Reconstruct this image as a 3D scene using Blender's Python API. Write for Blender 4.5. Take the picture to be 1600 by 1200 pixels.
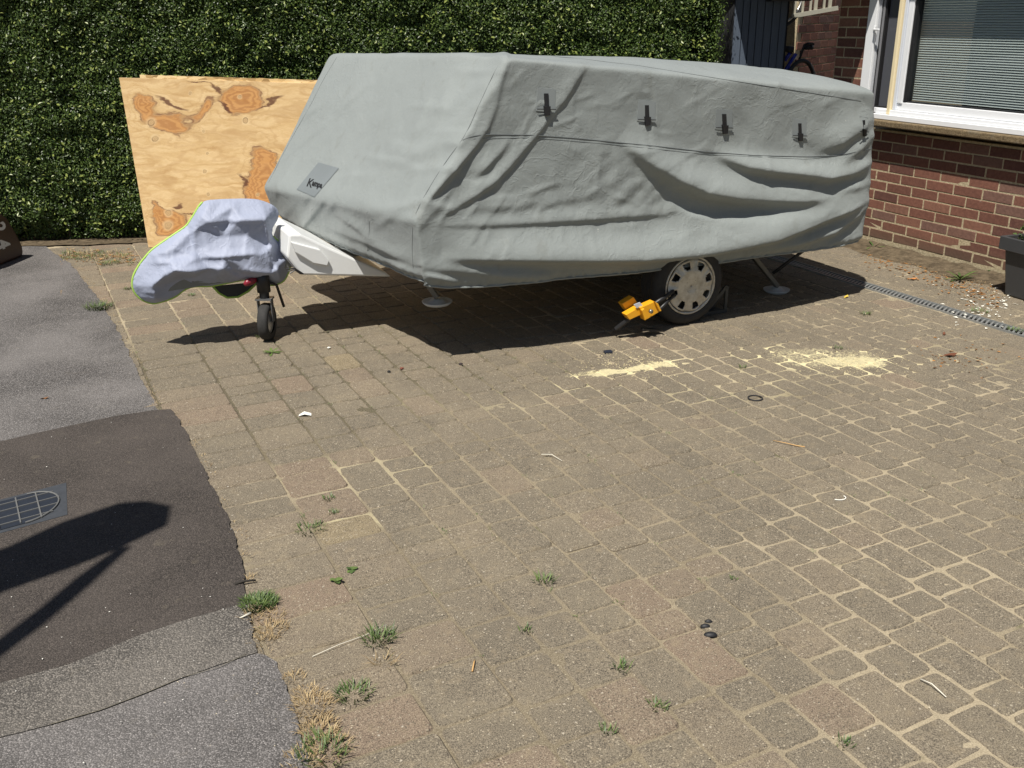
import bpy, bmesh, math, random
import numpy as np
from mathutils import Vector, Matrix, noise as mnoise
random.seed(7); rng = np.random.default_rng(7)
for o in list(bpy.data.objects): bpy.data.objects.remove(o)
S = bpy.context.scene; COL = S.collection
# ---------------------------------------------------------------- camera, sky, sun
H = 1.75; FPX = 1519.5; PITCH = math.radians(20.808); ROLL = math.radians(-0.482)
cam = bpy.data.cameras.new('camera'); cam.lens = 36*FPX/1600; cam.sensor_width = 36; cam.clip_end = 500
co = bpy.data.objects.new('camera', cam); COL.objects.link(co); S.camera = co
cp, sp = math.cos(PITCH), math.sin(PITCH); cr, sr = math.cos(ROLL), math.sin(ROLL)
FW = np.array([0, cp, -sp]); UP0 = np.array([0, sp, cp]); RI0 = np.array([1, 0, 0.])
RI = cr*RI0+sr*UP0; UP = -sr*RI0+cr*UP0
co.matrix_world = Matrix(((RI[0], UP[0], -FW[0], 0), (RI[1], UP[1], -FW[1], 0), (RI[2], UP[2], -FW[2], H), (0, 0, 0, 1)))
S.render.resolution_x = 1024; S.render.resolution_y = 768
SUN_T = (0.454*0.53, 0.891*0.53, -1.0)      # direction the light travels
sl = bpy.data.lights.new('sun', 'SUN'); sl.energy = 5.0; sl.angle = math.radians(0.53); sl.color = (1, .955, .88)
so = bpy.data.objects.new('sun', sl); COL.objects.link(so)
so.rotation_euler = Vector(SUN_T).to_track_quat('-Z', 'Y').to_euler(); so.location = (-3, -6, 12)
el = math.atan2(1, math.hypot(SUN_T[0], SUN_T[1])); rot = math.atan2(-SUN_T[0], -SUN_T[1])
w = bpy.data.worlds.new('World'); S.world = w; w.use_nodes = True
nt = w.node_tree; bg = nt.nodes['Background']; sk = nt.nodes.new('ShaderNodeTexSky'); sk.sky_type = 'NISHITA'
sk.sun_disc = False; sk.sun_elevation = el; sk.sun_rotation = rot; bg.inputs[1].default_value = 0.05
nt.links.new(sk.outputs[0], bg.inputs[0])
S.view_settings.view_transform = 'Standard'; S.view_settings.look = 'None'; S.view_settings.gamma = 1; S.view_settings.exposure = 0.32

# ---------------------------------------------------------------- surveying helpers (photograph measurements -> metres)
def ray(x, y): return (x-800)*RI-(y-600)*UP+FPX*FW
def g(x, y, z=0.):
    d = ray(x, y); t = (z-H)/d[2]; return np.array([0, 0, H])+t*d
def onplane(x, y, p0, n):
    d = ray(x, y); c = np.array([0, 0, H]); t = ((np.array(p0)-c)@n)/(d@n); return c+t*d
def proj(P):
    P = np.asarray(P, float)-np.array([0, 0, H]); z = P@FW
    return 800+FPX*(P@RI)/z, 600-FPX*(P@UP)/z
def sm(e0, e1, x):
    t = np.clip((x-e0)/(e1-e0), 0, 1); return t*t*(3-2*t)
# ---------------------------------------------------------------- objects
def tag(o, label=None, cat=None, group=None, kind=None):
    if label: o['label'] = label
    if cat: o['category'] = cat
    if group: o['group'] = group
    if kind: o['kind'] = kind
    return o
def empty(name, loc=(0, 0, 0), rz=0, **k):
    o = bpy.data.objects.new(name, None); COL.objects.link(o); o.location = loc; o.rotation_euler = (0, 0, rz)
    o.empty_display_size = .1; return tag(o, **k)
def link(name, me, mat, parent=None, smooth=False, loc=None, rz=None, **k):
    if mat and not me.materials: me.materials.append(mat)
    if smooth: me.polygons.foreach_set('use_smooth', [True]*len(me.polygons))
    o = bpy.data.objects.new(name, me); COL.objects.link(o)
    if parent: o.parent = parent
    if loc is not None: o.location = loc
    if rz is not None: o.rotation_euler = (0, 0, rz)
    return tag(o, **k)
def mesh(name, V, F, smooth=False):
    me = bpy.data.meshes.new(name); me.from_pydata([tuple(v) for v in V], [], [tuple(f) for f in F]); me.update()
    if smooth: me.polygons.foreach_set('use_smooth', [True]*len(me.polygons))
    return me
def npmesh(name, V, Q, smooth=True):
    me = bpy.data.meshes.new(name); V = np.asarray(V, np.float32); Q = np.asarray(Q, np.int32); k = Q.shape[1]
    me.vertices.add(len(V)); me.vertices.foreach_set('co', V.ravel())
    me.loops.add(Q.size); me.loops.foreach_set('vertex_index', Q.ravel())
    me.polygons.add(len(Q)); me.polygons.foreach_set('loop_start', np.arange(len(Q), dtype=np.int32)*k)
    me.polygons.foreach_set('loop_total', np.full(len(Q), k, np.int32)); me.update(calc_edges=True)
    me.polygons.foreach_set('use_smooth', [smooth]*len(Q)); return me
class MB:
    def __init__(s): s.v = []; s.f = []
    def add(s, V, F):
        n = len(s.v); s.v += [tuple(float(c) for c in v) for v in V]; s.f += [tuple(i+n for i in f) for f in F]; return s
    def box(s, c, d, rz=0, M=None):
        x, y, z = [a/2 for a in d]; R = Matrix.Rotation(rz, 3, 'Z') if M is None else M
        V = [Vector(c)+R@Vector((i*x, j*y, k*z)) for i in (-1, 1) for j in (-1, 1) for k in (-1, 1)]
        return s.add(V, [(0, 1, 3, 2), (4, 6, 7, 5), (0, 4, 5, 1), (2, 3, 7, 6), (0, 2, 6, 4), (1, 5, 7, 3)])
    def bar(s, a, b, wd, hg, up=(0, 0, 1)):
        a = Vector(a); b = Vector(b); z = (b-a); L = z.length; z.normalize(); u = Vector(up)
        if abs(z.dot(u)) > .98: u = Vector((1, 0, 0))
        x = z.cross(u).normalized(); y = x.cross(z)
        M = Matrix((x, y, z)).transposed(); return s.box((a+b)/2, (wd, hg, L), M=M)
    def tube(s, pts, r, n=8, close=False, cap=True):
        P = [Vector(p) for p in pts]; R = r if hasattr(r, '__len__') else [r]*len(P); V = []; F = []; m = len(P); prev = None
        for i, p in enumerate(P):
            t = (P[(i+1) % m]-P[i-1]) if close else (P[min(i+1, m-1)]-P[max(i-1, 0)])
            if t.length < 1e-9: t = Vector((0, 0, 1))
            t.normalize()
            if prev is None:
                prev = t.orthogonal().normalized()
            x = (prev-t*prev.dot(t)).normalized(); prev = x; y = t.cross(x)
            for k in range(n):
                a = 2*math.pi*k/n; V.append(p+(x*math.cos(a)+y*math.sin(a))*R[i])
        for i in range(m if close else m-1):
            for k in range(n):
                j = (i+1) % m; F.append((i*n+k, i*n+(k+1) % n, j*n+(k+1) % n, j*n+k))
        if cap and not close: F += [tuple(range(n))[::-1], tuple((m-1)*n+k for k in range(n))]
        return s.add(V, F)
    def lathe(s, prof, n=32, M=Matrix.Identity(4), cap=False):
        V = []; F = []
        for r, h in prof:
            for k in range(n):
                a = 2*math.pi*k/n; V.append(M@Vector((r*math.cos(a), r*math.sin(a), h)))
        for i in range(len(prof)-1):
            for k in range(n): F.append((i*n+k, i*n+(k+1) % n, (i+1)*n+(k+1) % n, (i+1)*n+k))
        if cap: F += [tuple(range(n))[::-1], tuple((len(prof)-1)*n+k for k in range(n))]
        return s.add(V, F)
    def prism(s, poly, z0, z1, M=Matrix.Identity(4)):
        n = len(poly); V = [M@Vector((p[0], p[1], z0)) for p in poly]+[M@Vector((p[0], p[1], z1)) for p in poly]
        return s.add(V, [tuple(range(n))[::-1], tuple(range(n, 2*n))]+[(i, (i+1) % n, n+(i+1) % n, n+i) for i in range(n)])
    def build(s, name, mat, parent=None, smooth=False, bevel=0, **k):
        me = mesh(name, s.v, s.f)
        bm = bmesh.new(); bm.from_mesh(me); bmesh.ops.recalc_face_normals(bm, faces=bm.faces); bm.to_mesh(me); bm.free()
        o = link(name, me, mat, parent, smooth, **k)
        if bevel:
            md = o.modifiers.new('bevel', 'BEVEL'); md.width = bevel; md.segments = 2; md.limit_method = 'ANGLE'
        return o
# ---------------------------------------------------------------- node helpers
class NT:
    def __init__(s, name, rough=.8, spec=.5):
        s.m = bpy.data.materials.new(name); s.m.use_nodes = True; s.t = s.m.node_tree; s.b = s.t.nodes['Principled BSDF']
        s.b.inputs['Roughness'].default_value = rough; s.b.inputs['Specular IOR Level'].default_value = spec
        s.geo = None; s.tc = None
    def n(s, typ, **k):
        nd = s.t.nodes.new(typ)
        for a, v in k.items(): setattr(nd, a, v)
        return nd
    def l(s, a, b): s.t.links.new(a, b)
    def setin(s, sock, v):
        if isinstance(v, (int, float)): sock.default_value = v
        elif isinstance(v, (tuple, list)):
            sock.default_value = tuple(v)+((1,) if len(sock.default_value) == 4 and len(v) == 3 else ())
        else: s.l(v, sock)
    def pos(s):
        if not s.geo: s.geo = s.n('ShaderNodeNewGeometry')
        return s.geo.outputs['Position']
    def obj(s):
        if not s.tc: s.tc = s.n('ShaderNodeTexCoord')
        return s.tc.outputs['Object']
    def noise(s, vec, scale, detail=3, rough=.5, dist=0, out='Fac'):
        nd = s.n('ShaderNodeTexNoise'); s.l(vec, nd.inputs['Vector']); nd.inputs['Scale'].default_value = scale
        nd.inputs['Detail'].default_value = detail; nd.inputs['Roughness'].default_value = rough; nd.inputs['Distortion'].default_value = dist
        return nd.outputs[out]
    def voro(s, vec, scale, feature='F1', out='Distance', rnd=1):
        nd = s.n('ShaderNodeTexVoronoi', feature=feature); s.l(vec, nd.inputs['Vector']); nd.inputs['Scale'].default_value = scale
        nd.inputs['Randomness'].default_value = rnd; return nd.outputs[out]
    def ramp(s, fac, stops, interp='LINEAR'):
        nd = s.n('ShaderNodeValToRGB'); s.l(fac, nd.inputs[0]); e = nd.color_ramp; e.interpolation = interp
        while len(e.elements) < len(stops): e.elements.new(.5)
        for el_, (p, c) in zip(e.elements, stops):
            el_.position = p; el_.color = (c, c, c, 1) if isinstance(c, (int, float)) else tuple(c)+(1,)
        return nd.outputs[0]
    def math(s, op, a, b=0., c=0.):
        nd = s.n('ShaderNodeMath', operation=op); s.setin(nd.inputs[0], a); s.setin(nd.inputs[1], b)
        if op in ('MULTIPLY_ADD', 'SMOOTH_MIN', 'COMPARE'): s.setin(nd.inputs[2], c)
        return nd.outputs[0]
    def mix(s, fac, a, b, blend='MIX'):
        nd = s.n('ShaderNodeMix', data_type='RGBA', blend_type=blend); s.setin(nd.inputs[0], fac); s.setin(nd.inputs[6], a); s.setin(nd.inputs[7], b)
        return nd.outputs[2]
    def mapr(s, v, a, b, c=0., d=1., smooth=True):
        nd = s.n('ShaderNodeMapRange', interpolation_type='SMOOTHSTEP' if smooth else 'LINEAR'); s.l(v, nd.inputs[0])
        for i, q in enumerate((a, b, c, d)): nd.inputs[i+1].default_value = q
        return nd.outputs[0]
    def sep(s, v):
        nd = s.n('ShaderNodeSeparateXYZ'); s.l(v, nd.inputs[0]); return nd.outputs
    def scale(s, v, sc, rot=(0, 0, 0), loc=(0, 0, 0)):
        nd = s.n('ShaderNodeMapping'); s.l(v, nd.inputs[0]); nd.inputs['Scale'].default_value = sc
        nd.inputs['Rotation'].default_value = rot; nd.inputs['Location'].default_value = loc; return nd.outputs[0]
    def attr(s, name):
        nd = s.n('ShaderNodeAttribute'); nd.attribute_name = name; return nd.outputs['Fac']
    def rnd(s): return s.n('ShaderNodeObjectInfo').outputs['Random']
    def bump(s, h, strength=.5, dist=.01):
        nd = s.n('ShaderNodeBump'); s.l(h, nd.inputs['Height']); nd.inputs['Strength'].default_value = strength; nd.inputs['Distance'].default_value = dist
        s.l(nd.outputs[0], s.b.inputs['Normal']); return nd
    def color(s, c): s.setin(s.b.inputs['Base Color'], c)
    def ellipse(s, x, y, cx, cy, rx, ry, ang=0, soft=.25):
        dx = s.math('SUBTRACT', x, cx); dy = s.math('SUBTRACT', y, cy); c, n = math.cos(ang), math.sin(ang)
        a = s.math('ADD', s.math('MULTIPLY', dx, c/rx), s.math('MULTIPLY', dy, n/rx))
        b = s.math('ADD', s.math('MULTIPLY', dx, -n/ry), s.math('MULTIPLY', dy, c/ry))
        d = s.math('SQRT', s.math('ADD', s.math('MULTIPLY', a, a), s.math('MULTIPLY', b, b)))
        return s.mapr(d, 1+soft, 1-soft), d
def plain(name, c, rough=.6, metal=0, spec=.5, var=.12, sc=30, bump=0):
    m = NT(name, rough, spec); m.b.inputs['Metallic'].default_value = metal
    f = m.noise(m.obj(), sc, 4, .6)
    m.color(m.mix(f, tuple(q*(1-var) for q in c), tuple(min(1, q*(1+var)) for q in c)))
    if bump: m.bump(f, bump, .002)
    return m.m

# sawdust and dirt masks are laid out in world metres
def dustmask(m, p):
    x, y, z = m.sep(p)[:3]
    w1 = m.noise(p, 6, 4, .6); w2 = m.noise(p, 2.3, 3, .6)
    xx = m.math('ADD', x, m.math('MULTIPLY', m.math('SUBTRACT', w1, .5), .35)); yy = m.math('ADD', y, m.math('MULTIPLY', m.math('SUBTRACT', w2, .5), .3))
    tot = None
    for (px, py, rx, ry, ang, st) in DUST:
        c = g(px, py); e, d = m.ellipse(xx, yy, float(c[0]), float(c[1]), rx, ry, ang, .55)
        e = m.math('MULTIPLY', e, st); tot = e if tot is None else m.math('MAXIMUM', tot, e)
    return tot
DUST = [(1290, 560, .48, .22, -.2, 1.), (1335, 568, .22, .10, .1, 1.25), (985, 576, .38, .06, .40, 1.3), (880, 606, .25, .10, .2, .5),
        (560, 815, .16, .08, .2, .5), (1100, 600, .9, .35, .1, .42), (590, 735, .45, .28, .2, .40), (1450, 560, .5, .3, 0, .42), (740, 620, .6, .3, 0, .36)]
DUSTC = (.64, .57, .34)
def mat_paver():
    m = NT('paver_concrete', .92, .25); p = m.pos(); r = m.attr('rnd')
    base = m.ramp(r, [(0, (.098, .086, .067)), (.3, (.130, .112, .085)), (.55, (.158, .133, .098)), (.72, (.182, .145, .104)), (.86, (.215, .140, .100)), (.95, (.23, .13, .096)), (1, (.28, .215, .11))])
    big = m.noise(p, .9, 4, .6); c = m.mix(m.mapr(big, .35, .65), m.mix(.3, base, (.120, .106, .084)), m.mix(.3, base, (.225, .19, .14)))
    # aggregate grains
    v = m.n('ShaderNodeTexVoronoi'); m.l(p, v.inputs['Vector']); v.inputs['Scale'].default_value = 170
    gr = m.sep(v.outputs['Color'])[0]; inside = m.mapr(v.outputs['Distance'], .55, .35)
    c = m.mix(m.math('MULTIPLY', m.mapr(gr, .86, .95), inside), c, (.44, .38, .28))
    c = m.mix(m.math('MULTIPLY', m.mapr(gr, .20, .12), inside), c, (.045, .038, .032))
    v2 = m.n('ShaderNodeTexVoronoi'); m.l(p, v2.inputs['Vector']); v2.inputs['Scale'].default_value = 95
    g2 = m.sep(v2.outputs['Color'])[1]; c = m.mix(m.math('MULTIPLY', m.mapr(g2, .978, .985), m.mapr(v2.outputs['Distance'], .42, .25)), c, (.58, .52, .42))
    fine = m.noise(p, 300, 2, .7); c = m.mix(m.mapr(fine, .35, .65, 0, 1), m.mix(.62, c, (.042, .034, .027)), m.mix(.42, c, (.40, .335, .235)))
    mid = m.noise(p, 22, 5, .65); c = m.mix(m.mapr(mid, .5, .75, 0, .5), c, (.27, .215, .14)); c = m.mix(m.mapr(m.noise(p, 6, 5, .7), .55, .75, 0, .4), c, (.07, .058, .045))
    d = dustmask(m, p); pz = m.noise(p, 55, 5, .75)
    pz2 = m.noise(p, 130, 3, .8); k = m.mapr(m.math('MULTIPLY', d, m.math('ADD', m.math('MULTIPLY', pz, 1.1), m.math('MULTIPLY', pz2, .5))), .72, .98); c = m.mix(m.math('MULTIPLY', k, .8), c, DUSTC)
    film = m.mapr(m.noise(p, 2.2, 5, .7), .45, .7, 0, .4); c = m.mix(m.math('MULTIPLY', film, m.mapr(m.noise(p, 90, 3, .7), .4, .6)), c, (.30, .25, .165))
    m.color(c); h = m.math('ADD', m.math('MULTIPLY', m.noise(p, 160, 3, .7), .6), m.math('MULTIPLY', gr, .4)); m.bump(h, .55, .004); return m.m
def mat_sand():
    m = NT('joint_sand', .95, .15); p = m.pos()
    a = m.noise(p, 1.1, 4, .6); c = m.ramp(a, [(.3, (.11, .085, .05)), (.45, (.26, .215, .145)), (.58, (.42, .35, .24)), (.8, (.37, .305, .20))])
    x, y, z = m.sep(p)[:3]
    # darker mossy joints towards the trailer nose
    e, d_ = m.ellipse(x, y, -1.15, 4.75, 1.25, 1.0, .2, .45); c = m.mix(m.math('MULTIPLY', e, .96), c, (.050, .044, .027))
    # worn grey-brown, joints hardly stand out
    e2, d_ = m.ellipse(x, y, -.35, 2.3, .9, 1.1, .4, .5); c = m.mix(m.math('MULTIPLY', e2, .8), c, (.16, .132, .09))
    e3, d_ = m.ellipse(x, y, .45, 3.7, .9, .45, .2, .5); c = m.mix(m.math('MULTIPLY', e3, .6), c, (.16, .132, .09))
    c = m.mix(m.mapr(m.noise(p, 260, 3, .8), .42, .6), m.mix(.35, c, (.09, .07, .045)), m.mix(.3, c, (.50, .43, .30)))
    g1 = m.noise(p, 5, 4, .7); c = m.mix(m.mapr(g1, .62, .72, 0, .7), c, (.065, .075, .03))
    d = dustmask(m, p); c = m.mix(m.math('MULTIPLY', m.mapr(m.math('MULTIPLY', d, m.math('ADD', m.noise(p, 9, 4, .7), .6)), .25, .95), .9), c, (.68, .60, .36))
    m.color(c); m.bump(m.noise(p, 240, 3, .8), .7, .004); return m.m
def mat_tarmac(name, lo, hi, white, sc=170, thr=.9, bump=.8):
    m = NT(name, .85, .3); p = m.pos()
    v = m.n('ShaderNodeTexVoronoi'); m.l(p, v.inputs['Vector']); v.inputs['Scale'].default_value = sc
    r = m.sep(v.outputs['Color'])[0]; c = m.ramp(r, [(0, lo), (.55, tuple((a+b)/2 for a, b in zip(lo, hi))), (.85, hi), (1, tuple(q*1.5 for q in hi))])
    c = m.mix(m.mapr(v.outputs['Distance'], .35, .75), c, tuple(q*.45 for q in lo))
    c = m.mix(m.mapr(m.noise(p, 1.6, 5, .6), .3, .7, 0, .35), c, tuple(q*1.35 for q in hi))
    v2 = m.n('ShaderNodeTexVoronoi'); m.l(p, v2.inputs['Vector']); v2.inputs['Scale'].default_value = 70
    k = m.math('MULTIPLY', m.mapr(m.sep(v2.outputs['Color'])[2], thr, thr+.02), m.mapr(v2.outputs['Distance'], .3, .18)); c = m.mix(k, c, white)
    c = m.mix(m.mapr(m.noise(p, 14, 4, .7), .58, .8, 0, .3), c, (.20, .17, .12))
    m.color(c); m.bump(m.math('ADD', m.math('MULTIPLY', v.outputs['Distance'], -1), m.math('MULTIPLY', m.noise(p, 60, 3), .8)), bump, .005); return m.m
M = {}
M['paver'] = mat_paver(); M['sand'] = mat_sand()
M['tarmac'] = mat_tarmac('old_tarmac', (.060, .056, .053), (.215, .20, .19), (.48, .46, .42), 230, .93, .6)
M['patch'] = mat_tarmac('tarmac_patch', (.046, .039, .034), (.088, .074, .064), (.40, .37, .33), 250, .97, .45)
M['coarse'] = mat_tarmac('coarse_tarmac', (.06, .055, .05), (.21, .19, .165), (.45, .42, .36), 200, .9, .8)
def mat_soil():
    m = NT('dry_soil', .95, .1); p = m.pos(); a = m.noise(p, 20, 6, .7)
    c = m.ramp(a, [(.25, (.035, .027, .018)), (.5, (.11, .085, .055)), (.75, (.20, .155, .10))]); m.color(c); m.bump(a, .9, .02); return m.m
M['soil'] = mat_soil()

# ---------------------------------------------------------------- ground
TH = math.radians(-63.5); E1 = np.array([math.cos(TH), math.sin(TH), 0]); E2 = np.array([-E1[1], E1[0], 0])
OG = g(1502, 417)
def drv(s_, c_, z=0.): return OG+E1*s_+E2*c_+np.array([0, 0, z])
def sc_of(P): d = np.asarray(P)-OG; return d@E1, d@E2
gnd = link('ground', mesh('ground', [(-200, -200, -.06), (200, -200, -.06), (200, 200, -.06), (-200, 200, -.06)], [(0, 1, 2, 3)]), M['soil'], kind='structure')
# driveway: sand bed + laid blocks
_s = np.linspace(-9, 7, 700); _c = np.linspace(-5.95, -.02, 300); _S, _C = np.meshgrid(_s, _c)
_P = OG[None, None, :]+_S[:, :, None]*E1+_C[:, :, None]*E2; _P[:, :, 2] = -.0053
_r = np.random.default_rng(2)
for _f, _a in ((5, .0006), (14, .0008), (38, .0010), (90, .0009)):
    for _k in range(6): _d = _r.normal(0, 1, 2); _P[:, :, 2] += _a*.55*np.sin(_S*_d[0]*_f+_C*_d[1]*_f+_r.uniform(0, 6)+1.5*np.sin(_C*_f*.6+_S*_f*.4+_k))
_i = np.arange(210000).reshape(300, 700); _Q = np.stack([_i[:-1, :-1], _i[:-1, 1:], _i[1:, 1:], _i[1:, :-1]], 2).reshape(-1, 4)
_drain = (_C[:-1, :-1] > -1.07) & (_C[:-1, :-1] < -.95); _Q = _Q[~_drain.ravel()]
drive = link('driveway', npmesh('driveway', _P.reshape(-1, 3), _Q), M['sand'], kind='structure')
rows = [-5.93, -5.62, -5.30, -5.065, -4.885, -4.72, -4.563, -4.41, -4.245, -4.09, -3.94, -3.79, -3.645, -3.50, -3.365, -3.225, -3.09, -2.957, -2.832, -2.712, -2.597, -2.485, -2.375]
while rows[-1] < -1.2: rows.append(rows[-1]+.1105)
rows[-1] = -1.06
rows2 = [-.94+.1125*i for i in range(8)]
HEDGE_P = np.array([-3.9, 7.96]); HEDGE_D = np.array([math.cos(math.radians(7)), math.sin(math.radians(7))])
def behind_hedge(P): d = np.array(P[:2])-HEDGE_P; return (HEDGE_D[0]*d[1]-HEDGE_D[1]*d[0]) > -.05
pavers = []
def lay(c0, c1, edge=False):
    s_ = -6.0+random.random()*.2
    while s_ < 4.6:
        L = random.choice([.155, .17, .185]) if edge else random.choice([.115, .15, .15, .19, .225, .225])*(1.08 if c0 < -4.5 else 1)
        s1 = s_+L; P = drv((s_+s1)/2, (c0+c1)/2)
        x, y = proj(P) if P[1] > .6 else (9e9, 9e9)
        if P[1] > .9 and -260 < x < 1900 and y < 1560 and not behind_hedge(P): pavers.append((s_, s1, c0, c1, x, y, P))
        s_ = s1
for a, b in zip(rows[:-1], rows[1:]): lay(a, b, a in rows[:2])
for a, b in zip(rows2[:-1], rows2[1:]): lay(a, b)
def paver_geo(s0, s1, c0, c1, npt, near):
    gap = .0034; dz = random.uniform(-.0022, .0020); tx, ty = random.gauss(0, .010), random.gauss(0, .010); cs, cc = (s0+s1)/2, (c0+c1)/2
    def ring(ins, r):
        a0, a1, b0, b1 = s0+gap+ins, s1-gap-ins, c0+gap+ins, c1-gap-ins; out = []
        k = npt//4
        for q, (cx, cy) in enumerate([(a1-r, b1-r), (a0+r, b1-r), (a0+r, b0+r), (a1-r, b0+r)]):
            for j in range(k):
                a = math.pi/2*(q+(j/(k-1) if k > 1 else .5)); out.append((cx+r*math.cos(a), cy+r*math.sin(a)))
        return out
    jit = [(random.uniform(-1, 1)*.0019, random.uniform(-1, 1)*.0019) for _ in range(npt)]
    V = []
    r = random.uniform(.012, .024) if near else .014
    for ins, rr, z in ((.0058, r*.75, 0), (0, r, -.0072), (0, r, -.03)):
        for (a, b), (ja, jb) in zip(ring(ins, rr), jit):
            zz = z+dz+(a-cs)*tx+(b-cc)*ty; V.append(drv(a+ja, b+jb, zz))
    F = [tuple(range(npt))]
    for q in range(2):
        for i in range(npt): F.append((q*npt+i, (q+1)*npt+i, (q+1)*npt+(i+1) % npt, q*npt+(i+1) % npt))
    return V, F
def rcol(P):
    s_, c_ = sc_of(P); n_ = mnoise.noise(Vector((P[0]*.9, P[1]*.9, 3)))
    r = random.random()*.72+n_*.12
    if c_ < -5.0 and random.random() < .35: r = random.uniform(.72, .93)
    elif c_ < -4.3 and random.random() < .12: r = random.uniform(.7, .88)
    elif random.random() < .03: r = random.uniform(.72, .85)
    return min(.96, max(0.02, r))
def setrnd(me, vals):
    at = me.attributes.new('rnd', 'FLOAT', 'FACE'); at.data.foreach_set('value', vals)
def inframe(p): return -5 < p[4] < 1605 and p[5] < 1210
pavers.sort(key=lambda p: (not inframe(p), -p[5]))
VV, FF, RR = [], [], []
yellow = [g(525, 565), g(560, 820)]
for i, (s0, s1, c0, c1, x, y, P) in enumerate(pavers):
    near = i < 300 and inframe(pavers[i]); V, F = paver_geo(s0, s1, c0, c1, 12 if near else 8, y > 520); r = rcol(P)
    if any(abs((P-q)@E1) < (s1-s0)/2 and abs((P-q)@E2) < (c1-c0)/2 for q in yellow): r = 1.
    if near:
        me = mesh('paver', V, F); setrnd(me, [r]*len(F)); link('paver', me, M['paver'], drive)
    else:
        n_ = len(VV); VV += V; FF += [tuple(k+n_ for k in f) for f in F]; RR += [r]*len(F)
me = mesh('distant_pavers', VV, FF); setrnd(me, RR); link('distant_pavers', me, M['paver'], drive, kind='stuff')
# tarmac footpath
def sheet(name, pts, z, mat, kind='structure'):
    me = bpy.data.meshes.new(name); bm = bmesh.new(); vs = [bm.verts.new((p[0], p[1], z)) for p in pts]; f = bm.faces.new(vs)
    bmesh.ops.triangulate(bm, faces=[f]); bmesh.ops.recalc_face_normals(bm, faces=bm.faces)
    for f in bm.faces:
        if f.normal.z < 0: f.normal_flip()
    bm.to_mesh(me); bm.free(); return link(name, me, mat, kind=kind)
def rough_line(px, step=.022, amp=.010, seed=0):
    P = [g(*q)[:2] for q in px]; out = []
    for a, b in zip(P[:-1], P[1:]):
        n_ = max(1, int(np.linalg.norm(b-a)/step))
        for k in range(n_):
            q = a+(b-a)*k/n_; t = mnoise.noise(Vector((q[0]*9, q[1]*9, seed)))+.5*mnoise.noise(Vector((q[0]*31, q[1]*31, seed)))+random.gauss(0, .18)
            out.append(q+np.array([t*amp, t*amp*.6]))
    out.append(P[-1]); return out
edge = rough_line([(85, 396), (110, 412), (150, 462), (178, 505), (205, 560), (247, 640), (283, 662), (310, 715), (330, 758), (352, 800), (372, 858), (380, 900), (386, 944), (392, 985), (402, 1022), (432, 1036), (450, 1080), (470, 1140), (482, 1200), (500, 1330)], amp=.012)
far = [drv(-9, -5.9)[:2]]
sheet('footpath', [(-14, 9)]+[(-4.6, 9.0)]+edge+[(-.2, -1), (-14, -1)], .003, M['tarmac'])
patch_top = rough_line([(0, 692), (60, 678), (120, 665), (180, 652), (240, 643), (268, 641), (283, 660)], amp=.006, seed=2)
pe = [q for q in edge if 658 <= proj([q[0], q[1], 0])[1] <= 944]
patch_bot = rough_line([(386, 944), (300, 968), (220, 994), (110, 1040), (0, 1070)], amp=.006, seed=3)
L0 = g(0, 1070)[:2]; L1 = g(0, 692)[:2]
sheet('footpath_patch', patch_top+pe+patch_bot+[L0+(-1.6, -.05), L1+(-2.5, -.2)], .007, M['patch'])
band_bot = rough_line([(402, 1022), (340, 1042), (290, 1060), (230, 1085), (160, 1112), (80, 1135), (0, 1155)], amp=.008, seed=5)
pe2 = [q for q in edge if 944 < proj([q[0], q[1], 0])[1] <= 1022]
sheet('footpath_strip', [L0+(-1.6, -.05)]+patch_bot[::-1]+pe2+band_bot+[g(0, 1155)[:2]+(-1.5, -.1)], .0065, M['coarse'])
cr_ = MB(); pts = rough_line([(385, 1025), (345, 1045), (290, 1060), (230, 1085), (160, 1112), (80, 1135)], .05, .012, 8)
for k in range(len(pts)-1):
    a, b = pts[k], pts[k+1]; w_ = .001+.006*abs(mnoise.noise(Vector((k*.4, 2, 1)))); n_ = np.array([-(b-a)[1], (b-a)[0]]); n_ = n_/np.linalg.norm(n_)*w_
    cr_.add([(*(a+n_), .0078), (*(b+n_), .0078), (*(b-n_), .0078), (*(a-n_), .0078)], [(0, 1, 2, 3)])
cr_.build('tar_seam', plain('crack_filler', (.13, .115, .085), .95, var=.7, sc=25), kind='structure')

_hd = np.array([HEDGE_D[1], -HEDGE_D[0]]); _h0 = HEDGE_P-HEDGE_D*2; _pts = [_h0-_hd*.9, _h0+_hd*.08]
for _k in range(90): _pts.append(_h0+HEDGE_D*(_k*.088)+_hd*(.10+.05*mnoise.noise(Vector((_k*.35, 5, 0)))+.03*mnoise.noise(Vector((_k*1.7, 2, 0)))))
_pts += [_h0+HEDGE_D*8.0-_hd*.9]
sheet('hedge_bed', _pts, .0085, M['soil'])
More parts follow.
